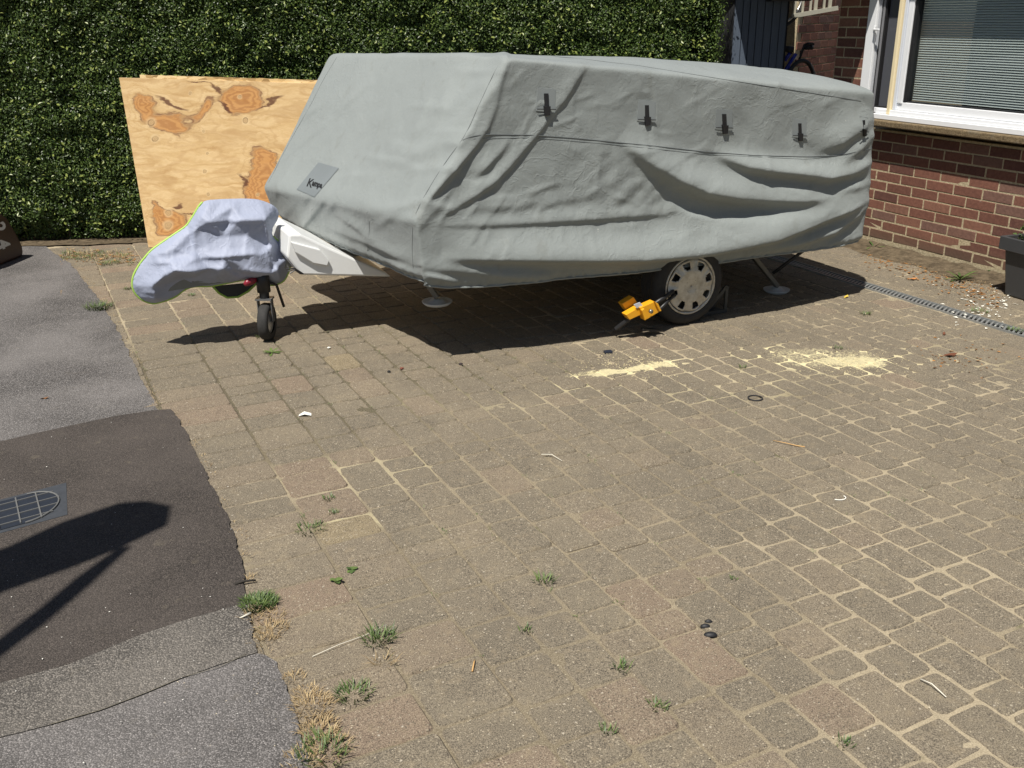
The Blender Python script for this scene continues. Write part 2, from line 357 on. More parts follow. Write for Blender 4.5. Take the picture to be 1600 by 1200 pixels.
# ---------------------------------------------------------------- hedge
def mat_leaf():
    m = NT('privet_leaf', .28, .5); r = m.attr('rnd')
    c = m.ramp(r, [(0, (.026, .050, .010)), (.5, (.066, .108, .020)), (.85, (.13, .175, .034)), (1, (.22, .25, .06))])
    m.color(c); m.b.inputs['Roughness'].default_value = .42; m.b.inputs['Specular IOR Level'].default_value = .42; return m.m
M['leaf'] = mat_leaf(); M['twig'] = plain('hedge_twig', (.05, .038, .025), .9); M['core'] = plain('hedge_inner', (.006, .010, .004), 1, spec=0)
def leaves(P, N, size, seed, spread=.9):
    r = np.random.default_rng(seed); n = len(P)
    nr = N+r.normal(0, spread, (n, 3)); nr /= np.linalg.norm(nr, axis=1)[:, None]
    t = r.normal(0, 1, (n, 3))+np.array([0, 0, .5]); t -= nr*(t*nr).sum(1)[:, None]; t /= np.linalg.norm(t, axis=1)[:, None]; b = np.cross(nr, t)
    L = size*r.uniform(.6, 1.25, n)[:, None]; W = L*.5
    fold = nr*L*.12
    V = np.stack([P-t*L*.5, P+b*W*.5+fold-t*L*.03, P+t*L*.5, P-b*W*.5+fold-t*L*.03], 1).reshape(-1, 3)
    Q = np.arange(n*4).reshape(n, 4); T = np.concatenate([Q[:, [0, 1, 2]], Q[:, [0, 2, 3]]], 1).reshape(-1, 3)
    me = npmesh('foliage', V, T, smooth=False); at = me.attributes.new('rnd', 'FLOAT', 'FACE')
    at.data.foreach_set('value', np.repeat(np.clip(r.beta(1.6, 2.6, n), 0, 1), 2).astype(np.float32)); return me
def build_hedge():
    D = np.array([HEDGE_D[0], HEDGE_D[1], 0]); NRM = np.array([D[1], -D[0], 0]); L = 5.72; Ht = 2.25; O = np.array([HEDGE_P[0], HEDGE_P[1], 0])-D*1.9; L += 1.9
    hd = empty('hedge', tuple(O+D*L/2), label='tall clipped dark green privet hedge behind the plywood and the covered trailer', cat='hedge')
    o0 = np.array(hd.location)
    ga, gz = 170, 56; GN = np.zeros((ga, gz))
    for i_ in range(ga):
        for j_ in range(gz):
            q = Vector((i_*L/(ga-1), j_*2.4/(gz-1), 0)); GN[i_, j_] = .055*mnoise.noise(q*1.3)+.05*mnoise.noise(q*3.1+Vector((7, 3, 1)))+.045*mnoise.noise(q*7.5+Vector((1, 9, 4)))
    def bulge(a, z):
        u = np.clip(np.asarray(a)/L*(ga-1), 0, ga-1.001); v = np.clip(np.asarray(z)/2.4*(gz-1), 0, gz-1.001); i_ = u.astype(int); j_ = v.astype(int); u = u-i_; v = v-j_
        return GN[i_, j_]*(1-u)*(1-v)+GN[i_+1, j_]*u*(1-v)+GN[i_, j_+1]*(1-u)*v+GN[i_+1, j_+1]*u*v
    n = 330000; r = np.random.default_rng(3); a = r.uniform(0, L, n); z = r.uniform(.02, Ht, n)**1.0; dep = np.abs(r.exponential(.038, n))
    thin = (z < .25) & (r.random(n) < .55*(1-z/.25)); keep = ~thin; a, z, dep = a[keep], z[keep], dep[keep]
    off = bulge(a, z)-dep-np.where(z < .3, (.3-z)*.35, 0)
    P = O+D*a[:, None]+NRM*off[:, None]; P[:, 2] = z; rd = (a > L-.25); P[rd] -= NRM*r.uniform(0, .3, rd.sum())[:, None]
    N = np.tile(NRM+np.array([0, 0, .35]), (len(P), 1))
    n2 = 14000; a2 = r.uniform(0, L, n2); P2 = O+D*a2[:, None]-NRM*r.uniform(0, .6, n2)[:, None]; P2[:, 2] = Ht+r.normal(0, .03, n2)
    n3 = 12000; P3 = O+D*(L+r.normal(0, .03, n3))[:, None]-NRM*r.uniform(0, .6, n3)[:, None]; P3[:, 2] = r.uniform(0.05, Ht, n3)
    Pa = np.concatenate([P, P2, P3]); Na = np.concatenate([N, np.tile([0, 0, 1.], (n2, 1)), np.tile(D, (n3, 1))])
    link('foliage', leaves(Pa-o0, Na, .0255, 5), M['leaf'], hd, kind='stuff')
    # new shoots standing proud
    n4 = 2600; a4 = r.uniform(0, L, n4); z4 = r.uniform(.1, Ht, n4); P4 = O+D*a4[:, None]+NRM*(bulge(a4, z4)+r.uniform(.0, .05, n4))[:, None]; P4[:, 2] = z4
    me = leaves(P4-o0, np.tile(NRM+np.array([0, 0, .9]), (n4, 1)), .034, 9, .6); me.attributes['rnd'].data.foreach_set('value', np.full(n4*2, .95, np.float32)); link('young_shoots', me, M['leaf'], hd, kind='stuff')
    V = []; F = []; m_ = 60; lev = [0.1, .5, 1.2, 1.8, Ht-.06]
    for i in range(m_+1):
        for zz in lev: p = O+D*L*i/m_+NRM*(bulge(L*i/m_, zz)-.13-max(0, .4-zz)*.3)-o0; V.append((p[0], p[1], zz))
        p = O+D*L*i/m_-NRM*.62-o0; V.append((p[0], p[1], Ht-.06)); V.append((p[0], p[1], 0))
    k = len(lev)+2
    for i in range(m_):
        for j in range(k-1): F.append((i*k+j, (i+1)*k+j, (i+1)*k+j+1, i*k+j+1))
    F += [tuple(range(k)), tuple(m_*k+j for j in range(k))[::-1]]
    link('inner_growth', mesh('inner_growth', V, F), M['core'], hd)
    for i in range(34):
        a_ = random.uniform(0.1, L-.1); p = O+D*a_-NRM*random.uniform(.1, .3)-o0; mb = MB(); h_ = random.uniform(.4, .7)
        mb.tube([(p[0], p[1], 0), (p[0]+random.uniform(-.05, .05), p[1]-.02, h_*.5), (p[0]+random.uniform(-.1, .1), p[1]-.05, h_)], [.014, .010, .006], 6); mb.build('stem', M['twig'], hd)
build_hedge()

# ---------------------------------------------------------------- house
AW = math.radians(-65.03); WE = np.array([math.cos(AW), math.sin(AW), 0]); WI = np.array([-WE[1], WE[0], 0])   # along wall, into wall
W0 = g(1502, 417)
def wpt(x, y, ins=0.):
    P = onplane(x, y, W0+WI*ins, WI)-W0; return float(P@WE), float(P[2])
house = empty('house', tuple(W0), math.atan2(WE[1], WE[0]), label='red brick house corner with a white framed window and stone sill', cat='house')
# local house frame: x along wall (towards camera), y = into the wall, z up
def mat_brick():
    m = NT('red_brick', .85, .3); p = m.pos(); r = m.rnd()
    base = m.ramp(r, [(0, (.115, .052, .041)), (.3, (.18, .078, .054)), (.6, (.225, .098, .067)), (.85, (.265, .13, .087)), (1, (.17, .102, .082))])
    n1 = m.noise(p, 45, 5, .7); c = m.mix(m.mapr(n1, .3, .75), m.mix(.35, base, (.06, .026, .022)), m.mix(.12, base, (.30, .16, .11)))
    z = m.sep(p)[2]; low = m.mapr(z, .2, .04); c = m.mix(m.math('MULTIPLY', low, .65), c, (.115, .082, .055))
    sp_ = m.noise(p, 17, 3, .7); c = m.mix(m.mapr(sp_, .73, .80, 0, .5), c, (.42, .38, .33))
    m.color(c); m.bump(n1, .5, .004); return m.m
M['brick'] = mat_brick()
def mat_mortar():
    m = NT('lime_mortar', .95, .1); p = m.pos(); n1 = m.noise(p, 60, 5, .7); c = m.ramp(n1, [(.3, (.30, .245, .15)), (.6, (.50, .42, .28)), (.8, (.58, .50, .36))])
    m.color(c); m.bump(n1, .8, .006); return m.m
M['mortar'] = mat_mortar()
BP, CH, BZ = .2515, .0755, .047
brick_meshes = []
for k in range(6):
    bm = bmesh.new(); bmesh.ops.create_cube(bm, size=1); bmesh.ops.scale(bm, vec=(BP-.011, .1, CH-.0105), verts=bm.verts)
    for v_ in bm.verts: v_.co += Vector((random.uniform(-.0016, .0016), random.uniform(-.0012, .0012), random.uniform(-.001, .001)))
    bmesh.ops.bevel(bm, geom=[e for e in bm.edges if abs(e.verts[0].co.y+.05) < .01 and abs(e.verts[1].co.y+.05) < .01], offset=.0025, segments=1, affect='EDGES')
    me = bpy.data.meshes.new('brick'); bm.to_mesh(me); bm.free(); me.materials.append(M['brick']); brick_meshes.append(me)
def brick_run(parent, x0, x1, z0, z1, phase, yoff=0., maxz=99):
    k0 = int(round((z0-BZ)/CH)); k1 = int((z1-BZ)/CH); n_ = 0
    for k in range(k0, k1):
        zc = BZ+(k+.5)*CH; ph = phase+(BP/2 if k % 2 else 0)+random.uniform(-.004, .004); i0 = math.floor((x0-ph)/BP)
        x = ph+i0*BP
        while x < x1:
            a, b = max(x, x0), min(x+BP, x1)
            if b-a > .03:
                o = bpy.data.objects.new('brick', random.choice(brick_meshes)); COL.objects.link(o); o.parent = parent
                o.location = ((a+b)/2, .05+yoff+random.uniform(-.002, .0015), zc); o.scale = ((b-a-.011)/(BP-.011), 1, 1); n_ += 1
            x += BP
    return n_
js, jz = wpt(1340+.1625*545, 180+.1625*550); kk = int((jz-BZ)/CH); phase = js-(BP/2 if kk % 2 else 0)
cornerS = wpt(1308, 60)[0]; jambS = wpt(1353, 100)[0]
wm = MB(); wm.box(((cornerS+1.9)/2, .127, .445), (1.9-cornerS, .25, .89)); wm.box(((cornerS+jambS)/2, .127, 1.59), (jambS-cornerS, .25, 1.4))
wall = wm.build('wall', M['mortar'], house)
wall.data.materials[0] = M['mortar']
nb = brick_run(wall, cornerS, 1.05, BZ, .93, phase); nb2 = brick_run(wall, cornerS, jambS, .878+.0755*0+0.001, 2.2, phase)
pl = MB(); pl.box(((cornerS+1.9)/2, .14, .0), (1.9-cornerS, .2, .1)); pl.build('base_gap', plain('gap_shade', (.04, .035, .03), .9), house)  # dark strip standing in for the shaded gap under the bottom course
def mat_stone():
    m = NT('sill_stone', .9, .2); p = m.pos(); n1 = m.noise(p, 70, 5, .75); c = m.ramp(n1, [(.3, (.07, .05, .028)), (.5, (.17, .125, .07)), (.7, (.28, .215, .13))])
    c = m.mix(m.mapr(m.noise(p, 9, 3), .5, .7, 0, .5), c, (.20, .19, .16)); m.color(c); m.bump(n1, 1, .006); return m.m
sL = wpt(1371, 190)[0]
def sillbox(z0, z1, out, mat, name, x0=sL, x1=1.9, bevel=.004, lab=None, depth=.06):
    mb = MB(); mb.box(((x0+x1)/2, (depth-out)/2, (z0+z1)/2), (x1-x0, out+depth, z1-z0)); return mb.build(name, mat, house, bevel=bevel)
zs0 = wpt(1480, 206)[1]; zs1 = wpt(1480, 197)[1]
sillbox(.925, .972, .125, mat_stone(), 'stone_sill', bevel=.008)
M['upvc'] = plain('white_upvc', (.78, .79, .80), .3, var=.03); M['gasket'] = plain('black_gasket', (.012, .012, .013), .5)
M['cream'] = plain('sunlit_mullion', (.78, .66, .42), .5, var=.05)  # yellow sunlight on the mullion is put into its colour
win = empty('window', (0, 0, 0)); win.parent = house
zg = wpt(1500, 168)[1]       # glass bottom
def wb(name, x0, x1, z0, z1, y0, y1, mat, bevel=.003, par=None):
    mb = MB(); mb.box(((x0+x1)/2, (y0+y1)/2, (z0+z1)/2), (x1-x0, y1-y0, z1-z0)); return mb.build(name, mat, par or win, bevel=bevel)
X = lambda px: wpt(px, 100)[0]
ZT = 2.35
wb('lower_sill', sL, 1.9, .975, 1.012, -.075, .1, M['upvc'])
wb('sill_step', sL+.01, 1.9, 1.013, 1.045, -.045, .1, M['upvc'])
wb('bottom_rail', X(1400), 1.9, 1.046, zg, -.012, .06, M['upvc'], .006)
wb('left_jamb', X(1352), X(1365.5), 1.014, ZT, -.03, .05, M['upvc'], .004)
wb('jamb_bead', X(1366), X(1369), 1.03, ZT, -.012, .05, plain('grey_bead', (.42, .43, .45), .4)); wb('jamb_gasket', X(1369.3), X(1371), 1.03, ZT, -.006, .05, M['gasket'])
wb('jamb_bead', X(1371.2), X(1374), 1.03, ZT, -.009, .05, plain('dark_bead', (.20, .20, .21), .4)); wb('jamb_gasket', X(1374.2), X(1376.5), 1.03, ZT, -.004, .05, M['gasket'])
wb('mullion', X(1401.5), X(1406.5), 1.014, ZT, -.05, .05, M['cream'], .003)
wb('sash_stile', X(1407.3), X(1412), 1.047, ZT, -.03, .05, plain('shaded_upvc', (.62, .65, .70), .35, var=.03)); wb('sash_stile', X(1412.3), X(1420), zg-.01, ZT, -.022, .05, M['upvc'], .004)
wb('glass_gasket', X(1420.3), X(1424.5), zg, ZT, -.012, .05, M['gasket'], .001); wb('glass_gasket', X(1424.5), 1.9, zg+.0005, zg+.008, -.008, .05, M['gasket'], .001)
# tinted side pane
gm = NT('side_glass', .08, .6); gm.color((.085, .088, .10)); pn = MB(); pn.box(((X(1376.7)+X(1400))/2, .03, 1.66), (X(1400)-X(1376.7), .01, 1.22)); pn.build('side_pane', gm.m, win)
wb('side_pane_rail', X(1376.7), X(1400), 1.014, 1.052, -.02, .06, M['upvc']); wb('side_pane_gasket', X(1376.7), X(1400), 1.0525, 1.062, -.01, .06, M['gasket'], .001)
hs, hz = wpt(1374, 46); hb = MB(); hb.box((hs, -.045, hz), (.018, .02, .055)); hb.bar((hs, -.06, hz), (hs+.075, -.075, hz), .014, .014); hb.build('handle', M['upvc'], win, bevel=.004)
gl = bpy.data.materials.new('window_glass'); gl.use_nodes = True; t_ = gl.node_tree; t_.nodes.clear()
out = t_.nodes.new('ShaderNodeOutputMaterial'); mx = t_.nodes.new('ShaderNodeMixShader'); tr = t_.nodes.new('ShaderNodeBsdfTransparent'); gs = t_.nodes.new('ShaderNodeBsdfGlossy')
ge = t_.nodes.new('ShaderNodeNewGeometry'); dt = t_.nodes.new('ShaderNodeVectorMath'); dt.operation = 'DOT_PRODUCT'; t_.links.new(ge.outputs['Incoming'], dt.inputs[0]); t_.links.new(ge.outputs['Normal'], dt.inputs[1])
ab = t_.nodes.new('ShaderNodeMath'); ab.operation = 'ABSOLUTE'; t_.links.new(dt.outputs['Value'], ab.inputs[0]); om = t_.nodes.new('ShaderNodeMath'); om.operation = 'SUBTRACT'; om.inputs[0].default_value = 1; t_.links.new(ab.outputs[0], om.inputs[1])
pw5 = t_.nodes.new('ShaderNodeMath'); pw5.operation = 'POWER'; t_.links.new(om.outputs[0], pw5.inputs[0]); pw5.inputs[1].default_value = 4; fr = t_.nodes.new('ShaderNodeMath'); fr.operation = 'MULTIPLY_ADD'; t_.links.new(pw5.outputs[0], fr.inputs[0]); fr.inputs[1].default_value = .8; fr.inputs[2].default_value = .05
gs.inputs['Roughness'].default_value = .02; tr.inputs[0].default_value = (.88, .91, .91, 1); t_.links.new(fr.outputs[0], mx.inputs[0])
t_.links.new(tr.outputs[0], mx.inputs[1]); t_.links.new(gs.outputs[0], mx.inputs[2]); t_.links.new(mx.outputs[0], out.inputs[0])
pn = MB(); pn.box(((X(1424)+1.9)/2, .02, (zg+ZT)/2), (1.9-X(1424), .004, ZT-zg)); pn.build('pane', gl, win)
# venetian blind behind the glass
M['slat'] = plain('blind_slat', (.62, .63, .60), .5, var=.04)
smesh = MB(); xs0, xs1 = X(1424)-.09, 1.85; smesh.box((0, 0, 0), (xs1-xs0, .0165, .0009)); sme = mesh('slat', smesh.v, smesh.f); sme.materials.append(M['slat'])
for k in range(74):
    o = bpy.data.objects.new('slat', sme); COL.objects.link(o); o.parent = win; o.location = ((xs0+xs1)/2, .085, zg+.02+k*.0168); o.rotation_euler = (math.radians(52+random.uniform(-1, 1)), 0, 0)
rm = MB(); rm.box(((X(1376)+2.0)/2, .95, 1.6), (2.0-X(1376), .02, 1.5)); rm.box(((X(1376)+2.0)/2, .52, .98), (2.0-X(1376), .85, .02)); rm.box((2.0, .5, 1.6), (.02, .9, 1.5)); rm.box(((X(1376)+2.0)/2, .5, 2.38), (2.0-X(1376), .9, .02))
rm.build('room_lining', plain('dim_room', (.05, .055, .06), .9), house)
# wall above the window, and an unseen canopy added to shade its upper half
up = MB(); up.box(((cornerS+1.9)/2, .13, 2.62), (1.9-cornerS, .25, .5)); up.build('upper_wall', M['brick'], house)
ev = MB(); ev.box(((jambS+2.4)/2, -.07, 2.36), (2.4-jambS, .34, .05)); ev.build('shade_canopy', M['upvc'], house)
# lean-to bike shelter beside the wall
def hl(x, y, z): return np.array([W0[0], W0[1], 0])+WE*x+WI*y+np.array([0, 0, z])
M['blue'] = NT('bluegrey_paint', .7, .3)
_m = M['blue']; _n = _m.noise(_m.scale(_m.obj(), (40, 40, 3)), 2, 5, .7); _m.color(_m.mix(_n, (.052, .068, .095), (.105, .13, .17))); _m.bump(_n, .3, .003); M['blue'] = _m.m
cs = hl(cornerS, 0, 0)
shelter = empty('bike_shelter', (2.3, 9.2, 0), label='dark blue-grey boarded shelter standing between the hedge end and the brick house', cat='shed')
def addsh(mb, name, mat, **k):
    mb.v = [(a-2.3, b-9.2, c) for a, b, c in mb.v]; return mb.build(name, mat, shelter, **k)
def at(px, y_, z_): return np.array([(px-800)/FPX*(y_*cp+(H-z_)*sp), y_, z_])
xs = [1150, 1163, 1174, 1185, 1197, 1209, 1221, 1232]
for a, b in zip(xs[:-1], xs[1:]):
    A, B = at(a, 8.9, 1.6), at(b, 8.9, 1.6); mb = MB(); mb.box(((A[0]+B[0])/2, 8.9+random.uniform(-.004, .004), 1.15), (B[0]-A[0]-.005, .022, 2.3)); addsh(mb, 'board', M['blue'], bevel=.003)
A, B = at(1150, 8.9, 1.6), at(1232, 8.9, 1.6)
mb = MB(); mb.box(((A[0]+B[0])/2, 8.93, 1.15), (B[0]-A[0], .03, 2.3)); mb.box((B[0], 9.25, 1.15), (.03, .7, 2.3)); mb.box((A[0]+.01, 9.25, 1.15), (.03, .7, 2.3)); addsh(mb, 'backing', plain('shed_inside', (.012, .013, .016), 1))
A, B = at(1212, 8.75, 1.86), at(1264, 8.75, 1.86); mb = MB(); mb.box(((A[0]+B[0])/2, 8.78, 1.98), (B[0]-A[0], .2, .25)); addsh(mb, 'fascia', M['blue'], bevel=.004)
mb = MB(); mb.box(((A[0]+B[0])/2+.0, 8.78, 1.845), (B[0]-A[0]+.05, .23, .018)); addsh(mb, 'fascia_trim', M['gasket'])
# unseen roof sheet, added to shade the recess and brick pier
rp = [(1.9, 8.6), tuple(hl(cornerS-.05, -.62, 0)[:2]), tuple(hl(jambS+.13, -.55, 0)[:2]), tuple(hl(jambS+.13, -.035, 0)[:2]), tuple(hl(cornerS-.02, -.005, 0)[:2]), tuple(hl(cornerS-2.6, .2, 0)[:2]), (3.4, 11.6), (1.9, 11.6)]
mb = MB(); mb.prism(rp, 1.99, 2.03); addsh(mb, 'added_shade_roof', plain('shade_roof_felt', (.03, .03, .032), .9))
# recess wall with courses seen at a slant
rw0 = at(1318, 10.7, 1.4); RA = math.radians(56); rd_ = np.array([math.cos(RA), math.sin(RA), 0])
pw = empty('porch_wall', (float(rw0[0]), float(rw0[1]), 0), RA+math.pi, label='shaded brown brick wall inside the dark recess behind the bicycle', cat='wall')
mb = MB(); mb.box((.5, -.130, 1.1), (1.85, .25, 2.2)); pm = mb.build('mortar_bed', M['mortar'], pw)
for k in range(13, 25):
    for j in range(-1, 6):
        x = j*.235+(.117 if k % 2 else 0); o = bpy.data.objects.new('brick', random.choice(brick_meshes)); COL.objects.link(o); o.parent = pw; o.location = (x, -.045, k*CH+.02); o.rotation_euler = (0, 0, math.pi); o.scale = (.93, 1, 1)
# slatted white rack high on the recess wall
rack = empty('slatted_rack', tuple(at(1285, 9.1, 1.78)), label='pale slatted wooden rack mounted high in the dark recess', cat='rack')
for px in (1246, 1259, 1271, 1279, 1292, 1301):
    A = at(px, 9.1, 1.78)-np.array(rack.location); mb = MB(); mb.box((A[0], 0, .09+(px-1280)*.0009), (.028 if px in (1279, 1301, 1246) else .018, .02, .26)); mb.build('slat', plain('pale_timber', (.36, .34, .27), .8), rack)
mb = MB(); a = at(1240, 9.1, 1.72)-np.array(rack.location); b = at(1313, 9.1, 1.79)-np.array(rack.location); mb.bar((a[0], -.02, -.065), (b[0], -.02, .0), .03, .035); mb.build('rail', plain('pale_rail', (.34, .33, .27), .8), rack)
# bicycles
def torus_pts(c, r, ax1, ax2, n=40): return [tuple(np.array(c)+r*(math.cos(2*math.pi*k/n)*np.array(ax1)+math.sin(2*math.pi*k/n)*np.array(ax2))) for k in range(n)]
M['rubber'] = plain('black_rubber', (.018, .018, .019), .75, bump=.2); M['steel'] = plain('bright_metal', (.62, .62, .60), .3, .9); M['bluep'] = plain('blue_frame_paint', (.02, .03, .28), .3)
bk = empty('hanging_bicycle', (0, 0, 0), label='bicycle hung high in the recess with its pale wheel rim showing', cat='bicycle')
c = at(1226, 9.05, 1.93); ax1 = (.85, .5, 0); ax2 = (0, 0, 1)
bk.location = c
mb = MB(); mb.tube(torus_pts((0, 0, 0), .30, ax1, ax2), .016, 8, True); mb.build('tyre', M['rubber'], bk, True)
mb = MB(); mb.tube(torus_pts((0, 0, 0), .275, ax1, ax2), .011, 8, True); mb.build('rim', M['steel'], bk, True)
mb = MB()
for k in range(16):
    a = 2*math.pi*k/16; mb.bar((0, 0, 0), .27*(math.cos(a)*np.array(ax1)+math.sin(a)*np.array(ax2)), .002, .002)
mb.build('spokes', M['steel'], bk)
mb = MB(); mb.tube([(0, 0, 0), (.1, .06, .32)], .012, 8); mb.tube([(.1, .06, .32), (.5, .3, .40)], .015, 8); mb.build('frame', M['gasket'], bk, True)
bk = empty('blue_bicycle', tuple(at(1240, 9.0, .5)), label='blue and black bicycle standing in the dark recess beside the boarded shelter', cat='bicycle')
B0 = np.array(bk.location)
def bp(px, py, dy=0): P = onplane(px, py, B0+np.array([0, dy, 0]), np.array([0, 1., 0]))-B0; return tuple(P)
for i, wc in enumerate([(1248, 150), (1190, 158)]):
    c = np.array(bp(*wc)); mb = MB(); mb.tube([tuple(c+.30*np.array([math.cos(a)*.62, math.cos(a)*.5, math.sin(a)])) for a in np.linspace(0, 2*math.pi, 36, endpoint=False)], .018, 8, True); o = mb.build('wheel', M['rubber'], bk, True)
mb = MB(); mb.tube([bp(1244, 84), bp(1228, 108), bp(1222, 150)], .016, 8); mb.tube([bp(1232, 102), bp(1238, 150)], .016, 8); mb.tube([bp(1226, 95), bp(1236, 80)], .018, 8); mb.build('frame', M['bluep'], bk, True)
mb = MB(); mb.tube([bp(1247, 98), bp(1257, 70), bp(1262, 68), bp(1271, 69, -.1)], .011, 8); mb.tube([bp(1258, 74), bp(1270, 74, -.05)], .02, 8); mb.build('handlebar', M['rubber'], bk, True)
mb = MB(); mb.tube([bp(1225, 75), bp(1238, 79)], [.02, .035], 8); mb.build('saddle', M['rubber'], bk, True)

# ---------------------------------------------------------------- plywood and chipboard sheets against the hedge
def mat_ply():
    m = NT('plywood_face', .6, .35); o = m.obj(); x, y, z = m.sep(o)[:3]
    wob = m.noise(m.scale(o, (1.5, 1, 4)), 2.2, 6, .6, out='Color'); ws = m.sep(wob)
    xx = m.math('ADD', x, m.math('MULTIPLY', m.math('SUBTRACT', ws[0], .5), .26)); zz = m.math('ADD', z, m.math('MULTIPLY', m.math('SUBTRACT', ws[1], .5), .20))
    cv = m.n('ShaderNodeCombineXYZ'); m.l(xx, cv.inputs[0]); m.l(zz, cv.inputs[2]); cvv = cv.outputs[0]
    gr = m.noise(m.scale(cvv, (3, 1, 26)), 1.0, 5, .6); fine = m.noise(m.scale(o, (30, 1, 300)), 1.0, 3, .7)
    f = m.math('MULTIPLY', m.noise(m.scale(o, (1.1, 1, 3.2)), 1.5, 3, .5), .75)
    for (cx, cz, rx, rz, a, st) in PLYO:
        e, d = m.ellipse(xx, zz, cx, cz, rx*1.15, rz*1.15, a, .3); f = m.math('ADD', f, m.math('MULTIPLY', m.math('EXPONENT', m.math('MULTIPLY', m.math('MULTIPLY', d, d), -.9)), .55*st))
    lines = m.math('SINE', m.math('MULTIPLY', f, 70)); c = m.ramp(gr, [(.28, (.50, .31, .13)), (.45, (.64, .44, .21)), (.6, (.73, .53, .28)), (.78, (.58, .38, .165))])
    c = m.mix(m.mapr(lines, .2, 1, 0, .30), c, (.46, .27, .115)); c = m.mix(m.mapr(m.noise(m.scale(cvv, (.9, 1, 3.2)), 2.0, 2, .5), .52, .64, 0, .45), c, (.50, .32, .145))
    c = m.mix(m.mapr(f, .595, .67, 0, .80), c, m.mix(m.mapr(lines, -1, 1), (.56, .26, .075), (.40, .16, .042)))
    edge_ = m.math('MULTIPLY', m.mapr(f, .57, .605), m.mapr(f, .65, .61)); c = m.mix(m.math('MULTIPLY', edge_, m.mapr(gr, .3, .6, .15, .8)), c, (.15, .05, .022))
    for (cx, cz, r_) in PLYK:
        e, d = m.ellipse(m.math('ADD', x, m.math('MULTIPLY', m.math('SUBTRACT', ws[2], .5), .05)), m.math('ADD', z, m.math('MULTIPLY', m.math('SUBTRACT', ws[0], .5), .05)), cx, cz, r_*.6, r_*.5, .4, .25)
        c = m.mix(m.math('MULTIPLY', m.mapr(d, 2.2, .9), .55), c, (.78, .60, .34)); w_ = m.math('SINE', m.math('MULTIPLY', d, 14)); c = m.mix(m.math('MULTIPLY', e, .7), c, m.mix(m.mapr(w_, -1, 1), (.36, .22, .10), (.55, .38, .19)))
        c = m.mix(m.math('MULTIPLY', m.math('MULTIPLY', m.mapr(d, 1.25, 1.02), m.mapr(d, .8, .98)), m.mapr(ws[1], .4, .6, .1, .8)), c, (.16, .08, .03))
    for (cx, cz, rx, rz, a) in PLYD:
        e, d = m.ellipse(xx, zz, cx, cz, rx, rz, a, .4); c = m.mix(m.math('MULTIPLY', e, .85), c, (.085, .022, .014))
    c = m.mix(m.mapr(fine, .35, .7, 0, .3), c, m.mix(.5, c, (.30, .17, .07)))
    m.color(c); m.bump(gr, .15, .002); return m.m
BL = g(232, 387)[:2]; PD = math.radians(-9); pdir = np.array([math.cos(PD), math.sin(PD), 0]); pn_ = np.array([-pdir[1], pdir[0], 0])
lean = .12
def plx(px, py):
    n_ = np.array([pn_[0], pn_[1], -lean/1.3]); P = onplane(px, py, np.array([BL[0], BL[1], 0]), n_)-np.array([BL[0], BL[1], 0]); return float(P@pdir), float(P[2])
def pk(px, py): return plx(px, py)
PLYO = []; PLYK = []; PLYD = []
for (px, py, rx, rz, a, st) in [(272, 195, .16, .10, -.25, .85), (222, 165, .085, .08, .5, .8), (312, 175, .05, .10, -.5, .6), (375, 158, .17, .10, .35, .75), (412, 258, .10, .17, .2, .95), (405, 305, .13, .09, 0, .9), (262, 345, .13, .12, .3, .8), (245, 330, .04, .05, .4, .7)]:
    c_ = pk(px, py); PLYO.append((c_[0], c_[1], rx, rz, a, st))
for (px, py, r_) in [(235, 190, .045), (240, 217, .042), (262, 332, .040), (262, 352, .05), (381, 188, .035), (322, 240, .016), (318, 268, .026), (325, 305, .020), (316, 205, .02), (372, 152, .022), (400, 305, .018), (297, 146, .018)]:
    c_ = pk(px, py); PLYK.append((c_[0], c_[1], r_))
for (px, py, rx, rz, a) in [(265, 163, .10, .018, -.35), (340, 140, .05, .02, -.9), (350, 170, .06, .014, -.5), (420, 160, .13, .014, .35), (278, 321, .035, .018, 0), (300, 332, .06, .008, -.1), (378, 285, .02, .06, 0), (312, 132, .10, .007, 0)]:
    c_ = pk(px, py); PLYD.append((c_[0], c_[1], rx, rz, a))
ply = empty('plywood_sheet', (float(BL[0]), float(BL[1]), 0), PD, label='large knotty golden plywood sheet leaning on edge against the hedge', cat='plywood')
tl = plx(186, 122); tr_ = plx(480, 131)
V = []; F = []; nx, nz = 24, 12; LX = 2.44; z0l = tl[1]; z0r = tl[1]+(tr_[1]-tl[1])/(tr_[0]-tl[0])*LX
for side_ in (0, .018):
    for j in range(nz+1):
        for i in range(nx+1):
            x = LX*i/nx; zt = z0l+(z0r-z0l)*i/nx; z = zt*j/nz; bow = .02*math.sin(math.pi*i/nx)+.006*math.sin(3*j/nz)
            V.append((x+(tl[0])*z/zt*1.0, z*lean/1.3+side_+bow, z+.003))
nn = (nx+1)*(nz+1)
for j in range(nz):
    for i in range(nx):
        a = j*(nx+1)+i; F.append((a, a+1, a+nx+2, a+nx+1)); F.append((nn+a+nx+1, nn+a+nx+2, nn+a+1, nn+a))
bd = [i for i in range(nx+1)]+[j*(nx+1)+nx for j in range(1, nz+1)]+[nz*(nx+1)+i for i in range(nx-1, -1, -1)]+[j*(nx+1) for j in range(nz-1, 0, -1)]
F2 = [(bd[k], nn+bd[k], nn+bd[(k+1) % len(bd)], bd[(k+1) % len(bd)]) for k in range(len(bd))]
plym = mat_ply(); link('face', mesh('face', V, F, True), plym, ply)
link('edge_plies', mesh('edge_plies', V, F2), plain('ply_edge', (.62, .45, .25), .7, var=.25, sc=80), ply)
